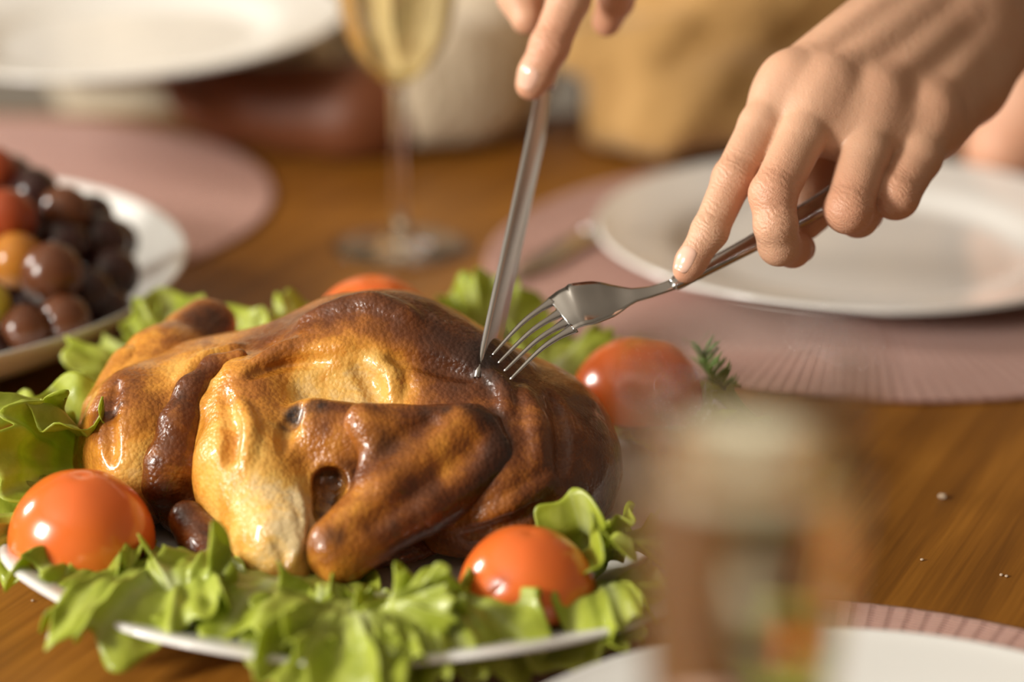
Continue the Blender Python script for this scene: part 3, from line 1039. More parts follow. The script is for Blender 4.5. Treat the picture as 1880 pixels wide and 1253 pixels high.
# ------------------------------------------------------------------ lettuce leaves
def leaf(base, tip, wid, label, seed, arch=0.012, frill=0.006, waves=7, up=(0, 0, 1), roll=0.0, droop=0.0):
    """a frilled leaf: rays from its base to an oval margin; the margin waves and curls over"""
    rnd = random.Random(seed)
    base, tip, up = Vector(base), Vector(tip), Vector(up)
    d = tip - base
    tg = d.normalized()
    sd = tg.cross(up).normalized()
    q = Matrix.Rotation(roll, 3, tg)
    sd = q @ sd
    nr = sd.cross(tg).normalized()
    ph = [rnd.uniform(0, 6.28) for _ in range(8)]
    nr_, ns = 30, 150
    v, attr = [], []
    for i in range(nr_ + 1):
        rho = i / nr_
        for j in range(ns + 1):
            psi = (-1 + 2 * j / ns) * math.pi * 0.97
            out = 1 + 0.07 * math.sin(3 * psi + ph[6]) + 0.05 * math.sin(waves * 1.9 * psi + ph[7]) * rho
            x = rho * (0.5 + 0.5 * math.cos(psi)) * out
            y = rho * wid * math.sin(psi) * out
            damp = 1 - (abs(psi) / math.pi) ** 6
            k = rho ** 2.6 * damp
            w1 = waves * 0.5 * psi
            fr = math.sin(w1 + ph[0]) + 0.55 * math.sin(2.1 * w1 + ph[1]) + 0.34 * math.sin(4.3 * w1 + ph[2])
            tn = math.cos(w1 + ph[0]) + 0.6 * math.cos(2.1 * w1 + ph[1])
            p = base + d * x + sd * y
            p += nr * (arch * math.sin(math.pi * min(1, x)) - droop * x * x + frill * k * fr + 0.35 * frill * rho * math.sin(9 * x + 40 * y + ph[3]))
            td = (sd * math.cos(psi) - tg * math.sin(psi))
            p += td * (0.55 * frill * k * tn)
            p += nr * (0.0024 * mnoise.noise(p * 105 + Vector((seed, 0, 0))))
            p.z = max(p.z, 0.0034)
            v.append(p)
            rib = math.exp(-(y / (0.0032 * (1.25 - x))) ** 2) * (1 - 0.75 * x)
            vein = max(0.0, 1 - abs(math.sin(5.0 * psi + ph[4])) * 9) * 0.35 * rho
            attr.append(min(1.0, rib + 0.30 * (1 - rho) ** 1.5 + vein))
    f = []
    m = ns + 1
    for i in range(nr_):
        for j in range(ns):
            f.append((i * m + j, i * m + j + 1, (i + 1) * m + j + 1, (i + 1) * m + j))
    o = link_mesh('lettuce_leaf', v, f, M['lettuce'], None, True, {'rib': attr})
    recenter(o)
    sm = o.modifiers.new('thickness', 'SOLIDIFY')
    sm.thickness = 0.0006
    tag(o, label, 'lettuce', 'lettuce leaves under the chicken')
    return o


G = ground


def gz(px, py, z):
    return G(px, py, z)


UPR = (0, -1, .45)
# left side
leaf(gz(215, 890, .012), gz(-80, 765, .048), .046, 'broad green lettuce leaf spread behind the left tomato half', 11, .014, .008, 8, roll=0.45)
leaf(gz(180, 865, .014), gz(110, 712, .050), .030, 'green lettuce leaf tip poking up between left tomato and chicken', 12, .004, .006, 6, up=UPR)
leaf(gz(160, 870, .014), gz(10, 880, .040), .032, 'green lettuce leaf curling against the far side of the left tomato', 34, .006, .007, 7, up=UPR)
leaf(gz(240, 960, .012), gz(-60, 985, .026), .030, 'frilly lettuce leaf under the left tomato half at the frame edge', 13, .008, .007, 9, roll=-0.2, droop=.004)
leaf(gz(250, 1000, .014), gz(60, 1075, .022), .026, 'curled lettuce edge below the left tomato half', 14, .008, .007, 8, droop=.002)
# front
leaf(gz(360, 1020, .014), gz(190, 1185, .020), .034, 'pale lettuce leaf hanging over the platter rim at front left', 15, .010, .007, 8, droop=.004)
leaf(gz(345, 1140, .014), gz(305, 1018, .026), .024, 'upright ruffled lettuce leaf in front of the dark folded wing', 16, .006, .0075, 7, up=UPR)
leaf(gz(590, 1040, .010), gz(380, 1165, .022), .042, 'flat shaded lettuce leaf lying below the pale thigh', 17, .006, .004, 6)
leaf(gz(480, 1180, .012), gz(490, 1118, .016), .026, 'low curly lettuce leaf fringing the pale thigh', 35, .004, .006, 8, up=UPR)
leaf(gz(600, 1160, .014), gz(592, 1088, .020), .018, 'small curly lettuce leaf standing below the wing joint', 18, .004, .0065, 7, up=UPR)
leaf(gz(690, 1090, .014), gz(600, 1300, .018), .038, 'large curly lettuce leaf hanging over the front rim of the platter', 19, .010, .009, 9, droop=.006)
leaf(gz(680, 1150, .018), gz(785, 1175, .022), .028, 'bright curly lettuce leaf folded over at the front centre', 20, .008, .0075, 9, roll=0.35)
leaf(gz(640, 1130, .020), gz(700, 1245, .020), .030, 'curly lettuce leaf lying on the large front leaf', 36, .010, .008, 9, droop=.004)
leaf(gz(760, 1090, .014), gz(880, 1250, .016), .032, 'dark green lettuce leaf left of the front tomato half', 21, .010, .0065, 7, droop=.004)
leaf(gz(745, 1175, .014), gz(740, 1098, .018), .030, 'broad lettuce leaf standing in front of the shaded underside', 37, .004, .006, 7, up=UPR)
leaf(gz(945, 1140, .008), gz(985, 1222, .013), .042, 'frilly lettuce leaf cupping the front tomato half', 22, .003, .0045, 9)
leaf(gz(1090, 1030, .012), gz(1055, 935, .042), .020, 'crinkled lettuce leaf standing between front tomato and chicken', 23, .004, .0065, 6, up=UPR)
leaf(gz(1070, 1060, .012), gz(1210, 1000, .030), .036, 'lettuce leaf right of the front tomato half', 24, .008, .0075, 8, roll=-0.3)
leaf(gz(1090, 1075, .014), gz(1140, 1160, .020), .022, 'lettuce leaf drooping over the rim at the front right', 25, .008, .006, 7)
# behind the chicken
leaf(gz(290, 730, .014), gz(180, 612, .036), .032, 'green lettuce leaf sticking out behind the chicken beside the grape plate', 26, .008, .0065, 7)
leaf(gz(330, 700, .014), gz(312, 535, .050), .026, 'tall pale lettuce leaf standing behind the drumstick end', 27, .004, .005, 6, up=UPR)
leaf(gz(470, 700, .014), gz(470, 572, .046), .030, 'green lettuce leaf behind the chicken between drumstick and breast', 28, .004, .005, 6, up=UPR)
leaf(gz(560, 680, .014), gz(534, 540, .050), .013, 'small rolled lettuce tip beside the rear tomato half', 29, .004, .0035, 5, up=UPR)
leaf(gz(900, 660, .014), gz(965, 530, .044), .036, 'light green lettuce leaf behind the knife blade', 30, .006, .006, 7, up=UPR)
leaf(gz(950, 650, .014), gz(840, 555, .030), .022, 'flat lettuce leaf tip left of the knife blade', 31, .006, .004, 6)
leaf(gz(1000, 720, .014), gz(1090, 618, .030), .028, 'lettuce leaf behind the fork tines next to the rear right tomato', 32, .006, .006, 7)
leaf(gz(1130, 800, .014), gz(1390, 745, .022), .030, 'lettuce leaf at the right rim seen behind the wine glass', 33, .006, .005, 8)


# herb sprig -----------------------------------------------------------
def herb():
    a, b, c = np.array(gz(1330, 720, .024)), np.array(at(1298, 690, 1.03)), np.array(at(1278, 645, 1.03))
    e = tag(empty('herb_sprig', Vector(a)), 'thin green herb sprig beside the rear right tomato half', 'herb')
    pts = catmull3([a, b, c], 10)
    vs, fs = tube(pts, lambda u: 0.0011 * (1 - 0.5 * u))
    link_mesh('stem', vs, fs, M['herb'], e)
    rnd = random.Random(5)
    for i in range(2, len(pts) - 1):
        for sd in (-1, 1):
            d = np.array((sd * rnd.uniform(.5, 1), rnd.uniform(-.5, .5), rnd.uniform(.5, 1.2)))
            d /= np.linalg.norm(d)
            ln = rnd.uniform(.007, .012)
            vs, fs = tube([pts[i], pts[i] + d * ln * .5, pts[i] + d * ln], lambda u: 0.0010 * math.sin(math.pi * (0.15 + .8 * u)), 5)
            link_mesh('needle', vs, fs, M['herb'], e)


def tube(pts, rf, n=8):
    pts = [np.array(p, float) for p in pts]
    v, f = [], []
    m = len(pts)
    ref = np.array((0.13, 0.31, 0.94))
    for i, p in enumerate(pts):
        t = pts[min(i + 1, m - 1)] - pts[max(i - 1, 0)]
        t /= np.linalg.norm(t) + 1e-12
        s = np.cross(t, ref)
        s /= np.linalg.norm(s) + 1e-12
        w = np.cross(s, t)
        r = rf(i / (m - 1))
        for k in range(n):
            a = 2 * math.pi * k / n
            v.append(p + r * (math.cos(a) * s + math.sin(a) * w))
    for i in range(m - 1):
        for k in range(n):
            l = (k + 1) % n
            f.append((i * n + k, i * n + l, (i + 1) * n + l, (i + 1) * n + k))
    v.append(pts[0])
    v.append(pts[-1])
    for k in range(n):
        l = (k + 1) % n
        f.append((len(v) - 2, l, k))
        f.append((len(v) - 1, (m - 1) * n + k, (m - 1) * n + l))
    return v, f


herb()

# ------------------------------------------------------------------ grapes on their plate
GP = Vector((-0.325, 0.215, 0.0))
GR = 0.163
prof = smooth_profile([(0.0005, 0.008), (GR * 0.55, 0.008), (GR * 0.72, 0.012), (GR * 0.90, 0.028), (GR * 0.98, 0.037), (GR, 0.038), (GR * 0.985, 0.033),
                       (GR * 0.88, 0.019), (GR * 0.68, 0.004), (GR * 0.60, 0.0005), (GR * 0.55, 0.001), (0.0005, 0.003)], 5)
v, f = lathe_data(prof, 96)
gp = link_mesh('fruit_plate', v, f, M['porcelain'])
gp.location = GP
tag(gp, 'deep white plate holding grapes at the left edge', 'plate')

bunch = tag(empty('grape_bunch', (GP.x + 0.03, GP.y, 0.01)), 'bunch of dark red grapes piled on the white plate', 'grapes')
bm = bmesh.new()
bmesh.ops.create_uvsphere(bm, u_segments=28, v_segments=18, radius=1.0)
bm.verts.index_update()
gme = {}
for key in ('grape_dark', 'grape_brown', 'grape_red', 'grape_gold', 'grape_green'):
    me = bpy.data.meshes.new('grape')
    bm.to_mesh(me)
    me.polygons.foreach_set('use_smooth', [True] * len(me.polygons))
    me.materials.append(M[key])
    gme[key] = me
bm.free()
GS = [(120, 388, 1.170, 47, 'grape_brown'), (12, 402, 1.150, 56, 'grape_red'), (30, 478, 1.135, 52, 'grape_gold'), (95, 505, 1.125, 58, 'grape_brown'),
      (185, 445, 1.180, 52, 'grape_dark'), (205, 505, 1.170, 52, 'grape_dark'), (118, 588, 1.115, 48, 'grape_brown'), (45, 605, 1.105, 46, 'grape_brown'),
      (-22, 560, 1.105, 42, 'grape_green'), (-14, 312, 1.185, 44, 'grape_red'), (62, 352, 1.185, 46, 'grape_dark'), (168, 398, 1.195, 42, 'grape_dark'),
      (160, 540, 1.15, 52, 'grape_dark'), (195, 570, 1.155, 48, 'grape_dark'), (50, 430, 1.165, 50, 'grape_dark'), (118, 450, 1.165, 50, 'grape_dark'),
      (-30, 640, 1.10, 46, 'grape_dark'), (-70, 470, 1.13, 54, 'grape_red'), (-80, 380, 1.16, 52, 'grape_dark'), (-90, 560, 1.12, 52, 'grape_brown'),
      (20, 330, 1.21, 46, 'grape_dark'), (90, 430, 1.22, 50, 'grape_dark'), (10, 540, 1.16, 52, 'grape_dark'), (-60, 310, 1.2, 46, 'grape_dark'),
      (-150, 450, 1.15, 52, 'grape_brown'), (-160, 540, 1.15, 52, 'grape_dark'), (-140, 360, 1.18, 50, 'grape_dark'), (60, 560, 1.15, 50, 'grape_dark'),
      (140, 620, 1.14, 40, 'grape_dark'), (205, 445, 1.215, 46, 'grape_dark'), (-220, 480, 1.2, 52, 'grape_dark'), (-60, 420, 1.2, 52, 'grape_dark')]
for (px, py, t, r, key) in GS:
    o = bpy.data.objects.new('grape', gme[key])
    COL.objects.link(o)
    o.parent = bunch
    rr = r / FPX * t
    o.location = at(px, py, t) - Vector(bunch.location)
    o.location.z = max(o.location.z, rr + 0.004)
    o.scale = (rr, rr, rr * random.uniform(1.02, 1.12))
    o.rotation_euler = (random.uniform(0, 3), random.uniform(0, 3), 0)
st = [np.array(at(-60, 520, 1.16)), np.array(at(0, 440, 1.18)), np.array(at(70, 400, 1.2)), np.array(at(130, 420, 1.21))]
vs, fs = tube(catmull3(st, 6), lambda u: 0.002 * (1.2 - u * .6))
link_mesh('stem', vs, fs, M['stem'], bunch)


# ------------------------------------------------------------------ wine glasses
def wine_glass(base, foot_r, stem_h, bowl, fill_r_z, wine_mat, label, stem_r=0.0038, wall=0.0009):
    """bowl: list of (r, z) outer profile from the stem up to the rim"""
    e = tag(empty('wine_glass', base), label, 'glass', 'stemmed glasses of white wine')
    b = Vector(base)
    foot = smooth_profile([(0.0005, 0.0), (foot_r * .6, 0.0003), (foot_r, 0.0006), (foot_r, 0.0022), (foot_r * .6, 0.0036), (0.010, 0.0060), (stem_r * 1.2, 0.0120), (0.0005, 0.0122)], 5)
    vs, fs = lathe_data(foot, 56, b)
    link_mesh('foot', vs, fs, M['glass'], e)
    stem = [(0.0005, 0.0123), (stem_r * 1.2, 0.0123), (stem_r, 0.025), (stem_r * .9, stem_h * .6), (stem_r * 1.1, stem_h - 0.004), (stem_r * 1.35, stem_h), (0.0005, stem_h)]
    vs, fs = lathe_data(stem, 32, b)
    link_mesh('stem', vs, fs, M['glass'], e)
    out = smooth_profile(bowl, 6)
    inn = [(max(r - wall, 0.0005), z + (0.003 if i == 0 else 0.0)) for i, (r, z) in enumerate(out)]
    inn = [q for q in inn if q[1] > out[0][1] + 0.004]
    profile = [(0.0005, out[0][1])] + out + inn[::-1] + [(0.0005, inn[0][1])]
    vs, fs = lathe_data(profile, 72, b)
    link_mesh('bowl', vs, fs, M['glass'], e)
    zf = fill_r_z
    wp = [(r + 0.0002, z) for (r, z) in inn if z < zf]
    rt = np.interp(zf, [q[1] for q in inn], [q[0] for q in inn]) + 0.0002
    wprof = [(0.0005, inn[0][1] - 0.0002)] + wp + [(rt, zf + 0.0006), (rt - 0.0012, zf), (0.0005, zf)]
    vs, fs = lathe_data(wprof, 72, b)
    link_mesh('wine', vs, fs, wine_mat, e)
    return e


wine_glass((-0.062, 0.357, 0.0003), 0.036, 0.094,
           [(0.0045, 0.0942), (0.010, 0.097), (0.020, 0.107), (0.028, 0.122), (0.0325, 0.145), (0.0335, 0.170), (0.031, 0.200)],
           0.165, M['wine'], 'stemmed glass of pale wine standing behind the chicken')
FG = Vector((0.0515, -0.434, 0.0024))
wine_glass(FG, 0.031, 0.085,
           [(0.0045, 0.0852), (0.009, 0.088), (0.0165, 0.102), (0.0195, 0.130), (0.0222, 0.165), (0.0250, 0.195), (0.0268, 0.2275)],
           0.2055, M['amber'], 'large out of focus wine glass in the right foreground')


# ------------------------------------------------------------------ cutlery
def strip(name, pts, widths, thick, wdir, mat, parent, dome=0.0, nx=8):
    """solid bar swept along pts; widths = half widths, wdir = width direction per point or one"""
    pts = [np.array(p, float) for p in pts]
    m = len(pts)
    v, f = [], []
    ring = []
    for k in range(nx + 1):
        ring.append((-1 + 2 * k / nx, 1))
    for k in range(nx, -1, -1):
        ring.append((-1 + 2 * k / nx, -1))
    n = len(ring)
    for i, p in enumerate(pts):
        t = pts[min(i + 1, m - 1)] - pts[max(i - 1, 0)]
        t /= np.linalg.norm(t)
        w = np.array(wdir[i] if isinstance(wdir, list) else wdir, float)
        w = w - t * (w @ t)
        w /= np.linalg.norm(w)
        nn = np.cross(t, w)
        hw = widths[i] if not callable(widths) else widths(i / (m - 1))
        th = thick[i] if isinstance(thick, (list, tuple, np.ndarray)) else thick
        for (a, s) in ring:
            v.append(p + w * (a * hw) + nn * (dome * (1 - a * a) * hw + s * th * math.sqrt(max(0.12, 1 - 0.88 * abs(a) ** 3))))
    for i in range(m - 1):
        for k in range(n):
            l = (k + 1) % n
            f.append((i * n + k, i * n + l, (i + 1) * n + l, (i + 1) * n + k))
    f.append(tuple(range(n - 1, -1, -1)))
    f.append(tuple((m - 1) * n + k for k in range(n)))
    return link_mesh(name, v, f, mat, parent)


# fork held in the hand
fork = tag(empty('dinner_fork', at(920, 675, .963)), 'steel fork held in the hand with its tines in the chicken', 'fork')
FW = -UPV * 0.72 - FWD * 0.66 + RGT * 0.10            # across the head, towards its near edge
hp = [(1030, 577, .9664), (1048, 566, .9668), (1068, 558.5, .9676), (1106, 549.5, .9725), (1136, 546, .9765), (1164, 542, .9785), (1199, 535, .981), (1234, 523, .983)]
hwid = [.0112, .0115, .0115, .0098, .0066, .0036, .0027, .0027]
pts = catmull3([np.array(at(*q)) for q in hp], 5)
wid = [float(np.interp(i / 5, range(8), hwid)) for i in range(len(pts))]
strip('head', pts, wid, 0.0011, FW, M['steel'], fork, 0.22)
hpts = [(1234, 523, .983), (1262, 510, .9845), (1320, 480, .988), (1380, 448, .991), (1430, 420, .994), (1485, 388, .997), (1545, 353, 1.001), (1600, 322, 1.005)]
pts = catmull3([np.array(at(*q)) for q in hpts], 5)
hw2 = [.0027, .0028, .0032, .0038, .0044, .0050, .0055, .0048]
wid = [float(np.interp(i / 5, range(8), hw2)) for i in range(len(pts))]
hd = strip('handle', pts, wid, 0.0017, FW, M['steel'], fork, 0.05)
# beaded edging along both sides of the handle
for sgn in (-1, 1):
    bpv, bpf = [], []
    for i in range(6, len(pts) * 4 - 4):
        x = i / 4
        i0 = min(int(x), len(pts) - 2)
        p = pts[i0] + (pts[i0 + 1] - pts[i0]) * (x - i0)
        tdir = pts[i0 + 1] - pts[i0]
        tdir /= np.linalg.norm(tdir)
        w = np.array(FW)
        w = w - tdir * (w @ tdir)
        w /= np.linalg.norm(w)
        nn = np.cross(tdir, w)
        hwv = np.interp(x, range(len(pts)), wid)
        c = p + w * sgn * hwv * 0.80
        for s in (-1, 1):
            cc = c + nn * s * 0.0014
            b0 = len(bpv)
            for a in ((1, 0, 0), (-1, 0, 0), (0, 1, 0), (0, -1, 0), (0, 0, 1), (0, 0, -1)):
                bpv.append(cc + np.array(a) * 0.00055)
            for q in ((0, 2, 4), (2, 1, 4), (1, 3, 4), (3, 0, 4), (2, 0, 5), (1, 2, 5), (3, 1, 5), (0, 3, 5)):
                bpf.append(tuple(b0 + z for z in q))
    bo = link_mesh('beaded_edge', bpv, bpf, M['steel'], hd)
    bo.parent = hd
    bo.matrix_parent_inverse = Matrix.Identity(4)
    bo.location = Vector((0, 0, 0))
    me = bo.data
    for vv in me.vertices:
        vv.co = vv.co - Vector(fork.location)
fw_u = np.array(FW)
for k in range(4):
    o_ = (k - 1.5) / 1.5
    root = np.array(at(1034, 575.0, .9668))
    tip = np.array(at(919.5, 675, .9560))
    mid = np.array(at(978, 619, .9610)) + np.array(UPV) * 0.0012
    t0 = np.array(at(1048, 566, .9668)) - np.array(at(1030, 577, .9664))
    t0 /= np.linalg.norm(t0)
    ww = fw_u - t0 * (fw_u @ t0)
    ww /= np.linalg.norm(ww)
    hn = np.cross(t0, ww)
    hn /= np.linalg.norm(hn)
    lift = 0.22 * 0.0113 * (1 - (0.83 * o_) ** 2)
    pr = [root + ww * o_ * .0094 + hn * lift, mid + ww * o_ * .0088 + hn * lift * .6, tip + ww * o_ * .0082]
    tp = catmull3(pr, 8)
    strip('tine', tp, [0.0026 - 0.0009 * min(1, i / 4) - 0.0011 * (i / (len(tp) - 1)) for i in range(len(tp))], [0.0009 - 0.0005 * (i / (len(tp) - 1)) for i in range(len(tp))], FW, M['steel'], fork, 0.0, 4)

# knife held in the other hand
knife = tag(empty('table_knife', at(873, 690, .962)), 'steel table knife held upright, its tip cutting into the chicken', 'knife')
KT, KH = np.array(surf(873, 691, -.0020)), np.array(at(988, 165, 1.046))
KA = KH - KT
KL = np.linalg.norm(KA)
KA /= KL
KW = np.array(RGT * 0.36 + FWD * 0.93)
KW = KW - KA * (KW @ KA)
KW /= np.linalg.norm(KW)
KN = np.cross(KA, KW)


def knife_blade():
    n, v, f = 40, [], []
    for i in range(n + 1):
        u = i / n
        s = u * (KL + 0.012)
        w = 0.0165 * min(1.0, math.sqrt(max(0.0, 1 - (1 - min(1, u / 0.28)) ** 2)) + 0.06)
        w *= 1 - 0.25 * max(0, (u - 0.85) / 0.15)
        sp = 0.0013
        ring = [(sp - sp * math.sin(q), sp * math.cos(q)) for q in np.linspace(0, math.pi, 9)]
        ring = [(w * .55, sp * .62)] + ring + [(w * .55, -sp * .62), (w, -0.0001), (w, 0.0001)]
        for (a, b) in ring:
            v.append(KT + KA * s + KW * a + KN * b)
    m = len(ring)
    for i in range(n):
        for k in range(m):
            l = (k + 1) % m
            f.append((i * m + k, i * m + l, (i + 1) * m + l, (i + 1) * m + k))
    f.append(tuple(range(m - 1, -1, -1)))
    f.append(tuple(n * m + k for k in range(m)))
    o = link_mesh('blade', v, f, M['satin_steel'], knife, True)
    return o


knife_blade()
kp = [KT + KA * (KL + d) + KW * 0.006 for d in (0.010, 0.018, 0.030, 0.060, 0.090, 0.105)]
kp = catmull3(kp, 5)
strip('handle', kp, [float(np.interp(i / 5, range(6), [.0055, .0062, .0068, .0078, .0088, .0070])) for i in range(len(kp))], 0.0032, KW, M['steel'], knife, 0.0)

# utensil lying on the far placemat
tk = tag(empty('table_knife', (0.03, 0.35, 0.004)), 'table knife lying on the pink placemat left of the empty plate', 'knife')
a, b = np.array((0.000, 0.290, 0.0046)), np.array((0.078, 0.436, 0.0046))
kp = [a + (b - a) * q for q in np.linspace(0, 1, 24)]
strip('blade', kp[:14], [0.002 + 0.0065 * min(1, i / 4) for i in range(14)], 0.0010, (b - a)[[1, 0, 2]] * np.array((1, -1, 1)), M['steel'], tk)
strip('handle', kp[13:], [0.006 + 0.0003 * i for i in range(11)], 0.0022, (b - a)[[1, 0, 2]] * np.array((1, -1, 1)), M['steel'], tk)

# ------------------------------------------------------------------ hands and people


def make_hand(F, mcp, fingers, wrist, palm_n, thumb, dors, h=0.0009, pad=0.02, forearm=None, flip=1):
    """F: Field.  mcp: 4 (pos, r).  fingers: 4 lists of (pos, r) from MCP on.  wrist: 4 carpal points.
    palm_n: unit vector towards the palm.  dors: unit vector(s) of the back of each finger."""
    pn = Vector(palm_n)
    for (p, r), w in zip(mcp, wrist):
        F.cone(p + pn * 0.002, w + pn * 0.002, r, 0.0125, 0.012)
        F.cone(p + pn * 0.010, w + pn * 0.011, r * 0.92, 0.0125, 0.012)
    for i in range(3):
        a = (Vector(mcp[i][0]) + Vector(mcp[i + 1][0])) / 2
        b = (Vector(wrist[i]) + Vector(wrist[i + 1])) / 2
        F.cone(a * .9 + b * .1 + pn * 0.006, b + pn * .006, mcp[i][1] * .88, 0.011, 0.010)
    for (p, r), w in zip(mcp, wrist):                      # knuckles and tendons
        p, w = Vector(p), Vector(w)
        F.ell(p - pn * (r * 0.36), (r * .76,) * 3, 0.009)
        q = p * .88 + w * .12
        F.cone(q - pn * (r * 0.66), p * .25 + w * .75 - pn * 0.0076, 0.0026, 0.0022, 0.0075)
    for i in range(3):                                     # webs between the fingers
        a = Vector(fingers[i][0][0]).lerp(Vector(fingers[i][1][0]), 0.80)
        b = Vector(fingers[i + 1][0][0]).lerp(Vector(fingers[i + 1][1][0]), 0.80)
        F.cone(a + pn * .003, b + pn * .003, 0.0070, 0.0070, 0.014)
        a = Vector(fingers[i][0][0]).lerp(Vector(fingers[i][1][0]), 0.35)
        b = Vector(fingers[i + 1][0][0]).lerp(Vector(fingers[i + 1][1][0]), 0.35)
        F.cone(a + pn * .0015, b + pn * .0015, 0.0085, 0.0085, 0.012)
    if forearm:
        F.chain(forearm, 0.02)
    T = F.clone()
    T.chain(thumb, 0.006)
    F.join(T, 0.006)
    for fi, (ch, dn) in enumerate(zip(fingers, dors)):
        T = F.clone()
        T.chain(ch, 0.0026)
        dn = Vector(dn)
        for j in (2, 3):                                  # middle and end joints, slightly full on the back
            p, r = ch[j]
            T.ell(Vector(p) + dn * (r * 0.08), (r * 0.96,) * 3, 0.002)
        d0 = T.dist(ch[0][0])
        kk = 0.0007 + 0.0075 * np.clip(1.35 - d0 / 0.020, 0, 1)
        F.join(T, kk.astype(np.float32))
        # skin creases over the middle joint
        for j in (2, 3):
            p, r = Vector(ch[j][0]), ch[j][1]
            ax = (Vector(ch[j + 1][0]) - Vector(ch[j - 1][0])).normalized()
            c = V3(p + dn * r * 0.9)
            s, g = F.box(c - 0.014, c + 0.014, 0)
            if s is None:
                continue
            px, py, pz = g[0] - c[0], g[1] - c[1], g[2] - c[2]
            al = px * ax.x + py * ax.y + pz * ax.z
            wob = 0.0006 * np.sin((px * 700 + pz * 500))
            msk = np.exp(-(px ** 2 + py ** 2 + pz ** 2) / (2 * 0.0052 ** 2))
            F.D[s] += (0.00022 * np.cos((al + wob) * 2 * math.pi / 0.0031) * msk).astype(np.float32)
    return F


def nail(name, base, axis, dn, R, length, parent, bvh, half=0.95):
    """thin curved plate laid on the fingertip surface"""
    base, axis, dn = Vector(base), Vector(axis).normalized(), Vector(dn)
    dn = (dn - axis * dn.dot(axis)).normalized()
    sd = axis.cross(dn)
    nu, nv = 14, 12
    v, f = [], []
    top, bot = [], []
    for i in range(nu + 1):
        u = i / nu
        hw = half * (0.80 + 0.20 * math.sin(math.pi * min(1, u * 1.2) * .5))
        hw *= 1 if 0.2 < u < .8 else (math.sqrt(max(0.2, 1 - ((u - .8) / .24) ** 2)) if u >= .8 else math.sqrt(max(0.2, 1 - ((.2 - u) / .24) ** 2)))
        for j in range(nv + 1):
            th = (-1 + 2 * j / nv) * hw
            dr = dn * math.cos(th) + sd * math.sin(th)
            c = base + axis * (u * length)
            hit = bvh.ray_cast(c + dr * 0.02, -dr)[0]
            r = R if hit is None else (hit - c).dot(dr)
            r = min(max(r, R * 0.80), R * 1.15)
            lift = 0.0004 - 0.0007 * (abs(j - nv / 2) / (nv / 2)) ** 6 - 0.0007 * max(0, 1 - u * 8)
            top.append(c + dr * (r + lift))
            bot.append(c + dr * (r - 0.0008))
    v = top + bot
    m = nv + 1
    o2 = (nu + 1) * m
    for i in range(nu):
        for j in range(nv):
            q = (i * m + j, i * m + j + 1, (i + 1) * m + j + 1, (i + 1) * m + j)
            f.append(q)
            f.append(tuple(o2 + z for z in q[::-1]))
    rim = [i * m for i in range(nu + 1)] + [nu * m + j for j in range(1, nv + 1)] + [i * m + nv for i in range(nu - 1, -1, -1)] + [j for j in range(nv - 1, 0, -1)]
    for a_, b_ in zip(rim, rim[1:] + rim[:1]):
        f.append((a_, b_, o2 + b_, o2 + a_))
    return link_mesh(name, v, f, M['nail'], parent)


# --- the hand with the fork (joint positions along each finger) -----------------
iL = [(at(1452, 148, 1.004), .0108), (at(1400, 232, .996), .0098), (at(1346, 328, .984), .0083), (at(1303, 425, .977), .0073), (at(1268, 482, .9755), .0062), (at(1259, 497, .9755), .0052)]
mL = [(at(1522, 158, 1.000), .0110), (at(1472, 250, .988), .0101), (at(1419, 358, .9715), .0094), (at(1424, 415, .970), .0085), (at(1430, 450, .9745), .0082), (at(1455, 458, .986), .0072), (at(1470, 456, .994), .0062)]
rL = [(at(1612, 180, 1.002), .0108), (at(1588, 280, .990), .0104), (at(1557, 385, .976), .0095), (at(1575, 398, .988), .0082), (at(1588, 392, 1.004), .0072), (at(1585, 372, 1.013), .0062)]
pL = [(at(1706, 210, 1.008), .0114), (at(1682, 286, .998), .0108), (at(1644, 360, .9870), .0094), (at(1650, 366, 1.004), .0076), (at(1642, 350, 1.016), .0060)]
mcpL = [iL[0], mL[0], rL[0], pL[0]]
wrL = [at(1715, -55, 1.045), at(1758, -25, 1.047), at(1800, 12, 1.052), at(1836, 50, 1.060)]
pnL = (Vector(mcpL[3][0]) - Vector(mcpL[0][0])).cross(Vector(wrL[1]) - Vector(mcpL[1][0])).normalized()
if pnL.dot(FWD) < 0:
    pnL = -pnL
hypL = [(at(1722, 240, 1.018), .0105), (at(1780, 160, 1.045), .0130), (at(1838, 70, 1.068), .0150)]
thL = [(at(1690, -20, 1.062), .015), (at(1560, 170, 1.050), .0125), (at(1500, 310, 1.026), .0098), (at(1490, 385, 1.010), .0085), (at(1478, 412, 1.006), .0068)]
elL = Vector((0.44, 0.36, 0.335))
wcL = at(1778, -5, 1.055) + pnL * 0.006
fwL = at(1860, -75, 1.085) + pnL * .006
facL = [(wcL, .0205), (fwL, .0215), (fwL * .45 + elL * .55, .034), (elL, .040)]
dnL = []
for ch in (iL, mL, rL, pL):
    ax = (Vector(ch[2][0]) - Vector(ch[0][0])).normalized()
    d = -pnL - ax * (-pnL).dot(ax)
    dnL.append(d.normalized())
lo = Vector((0.06, -0.02, 0.06))
FLd = Field((0.055, -0.05, 0.085), (0.285, 0.235, 0.300), 0.0010)
make_hand(FLd, mcpL, [iL, mL, rL, pL], wrL, pnL, thL, dnL, forearm=facL)
FLd.chain(hypL, 0.012)
vL, fL_ = FLd.mesh(1)


def flush_of(v, spots):
    q = np.zeros(len(v))
    for p, r, a in spots:
        q = np.maximum(q, a * np.exp(-((v - np.array(p)) ** 2).sum(1) / (2 * r * r)))
    return q


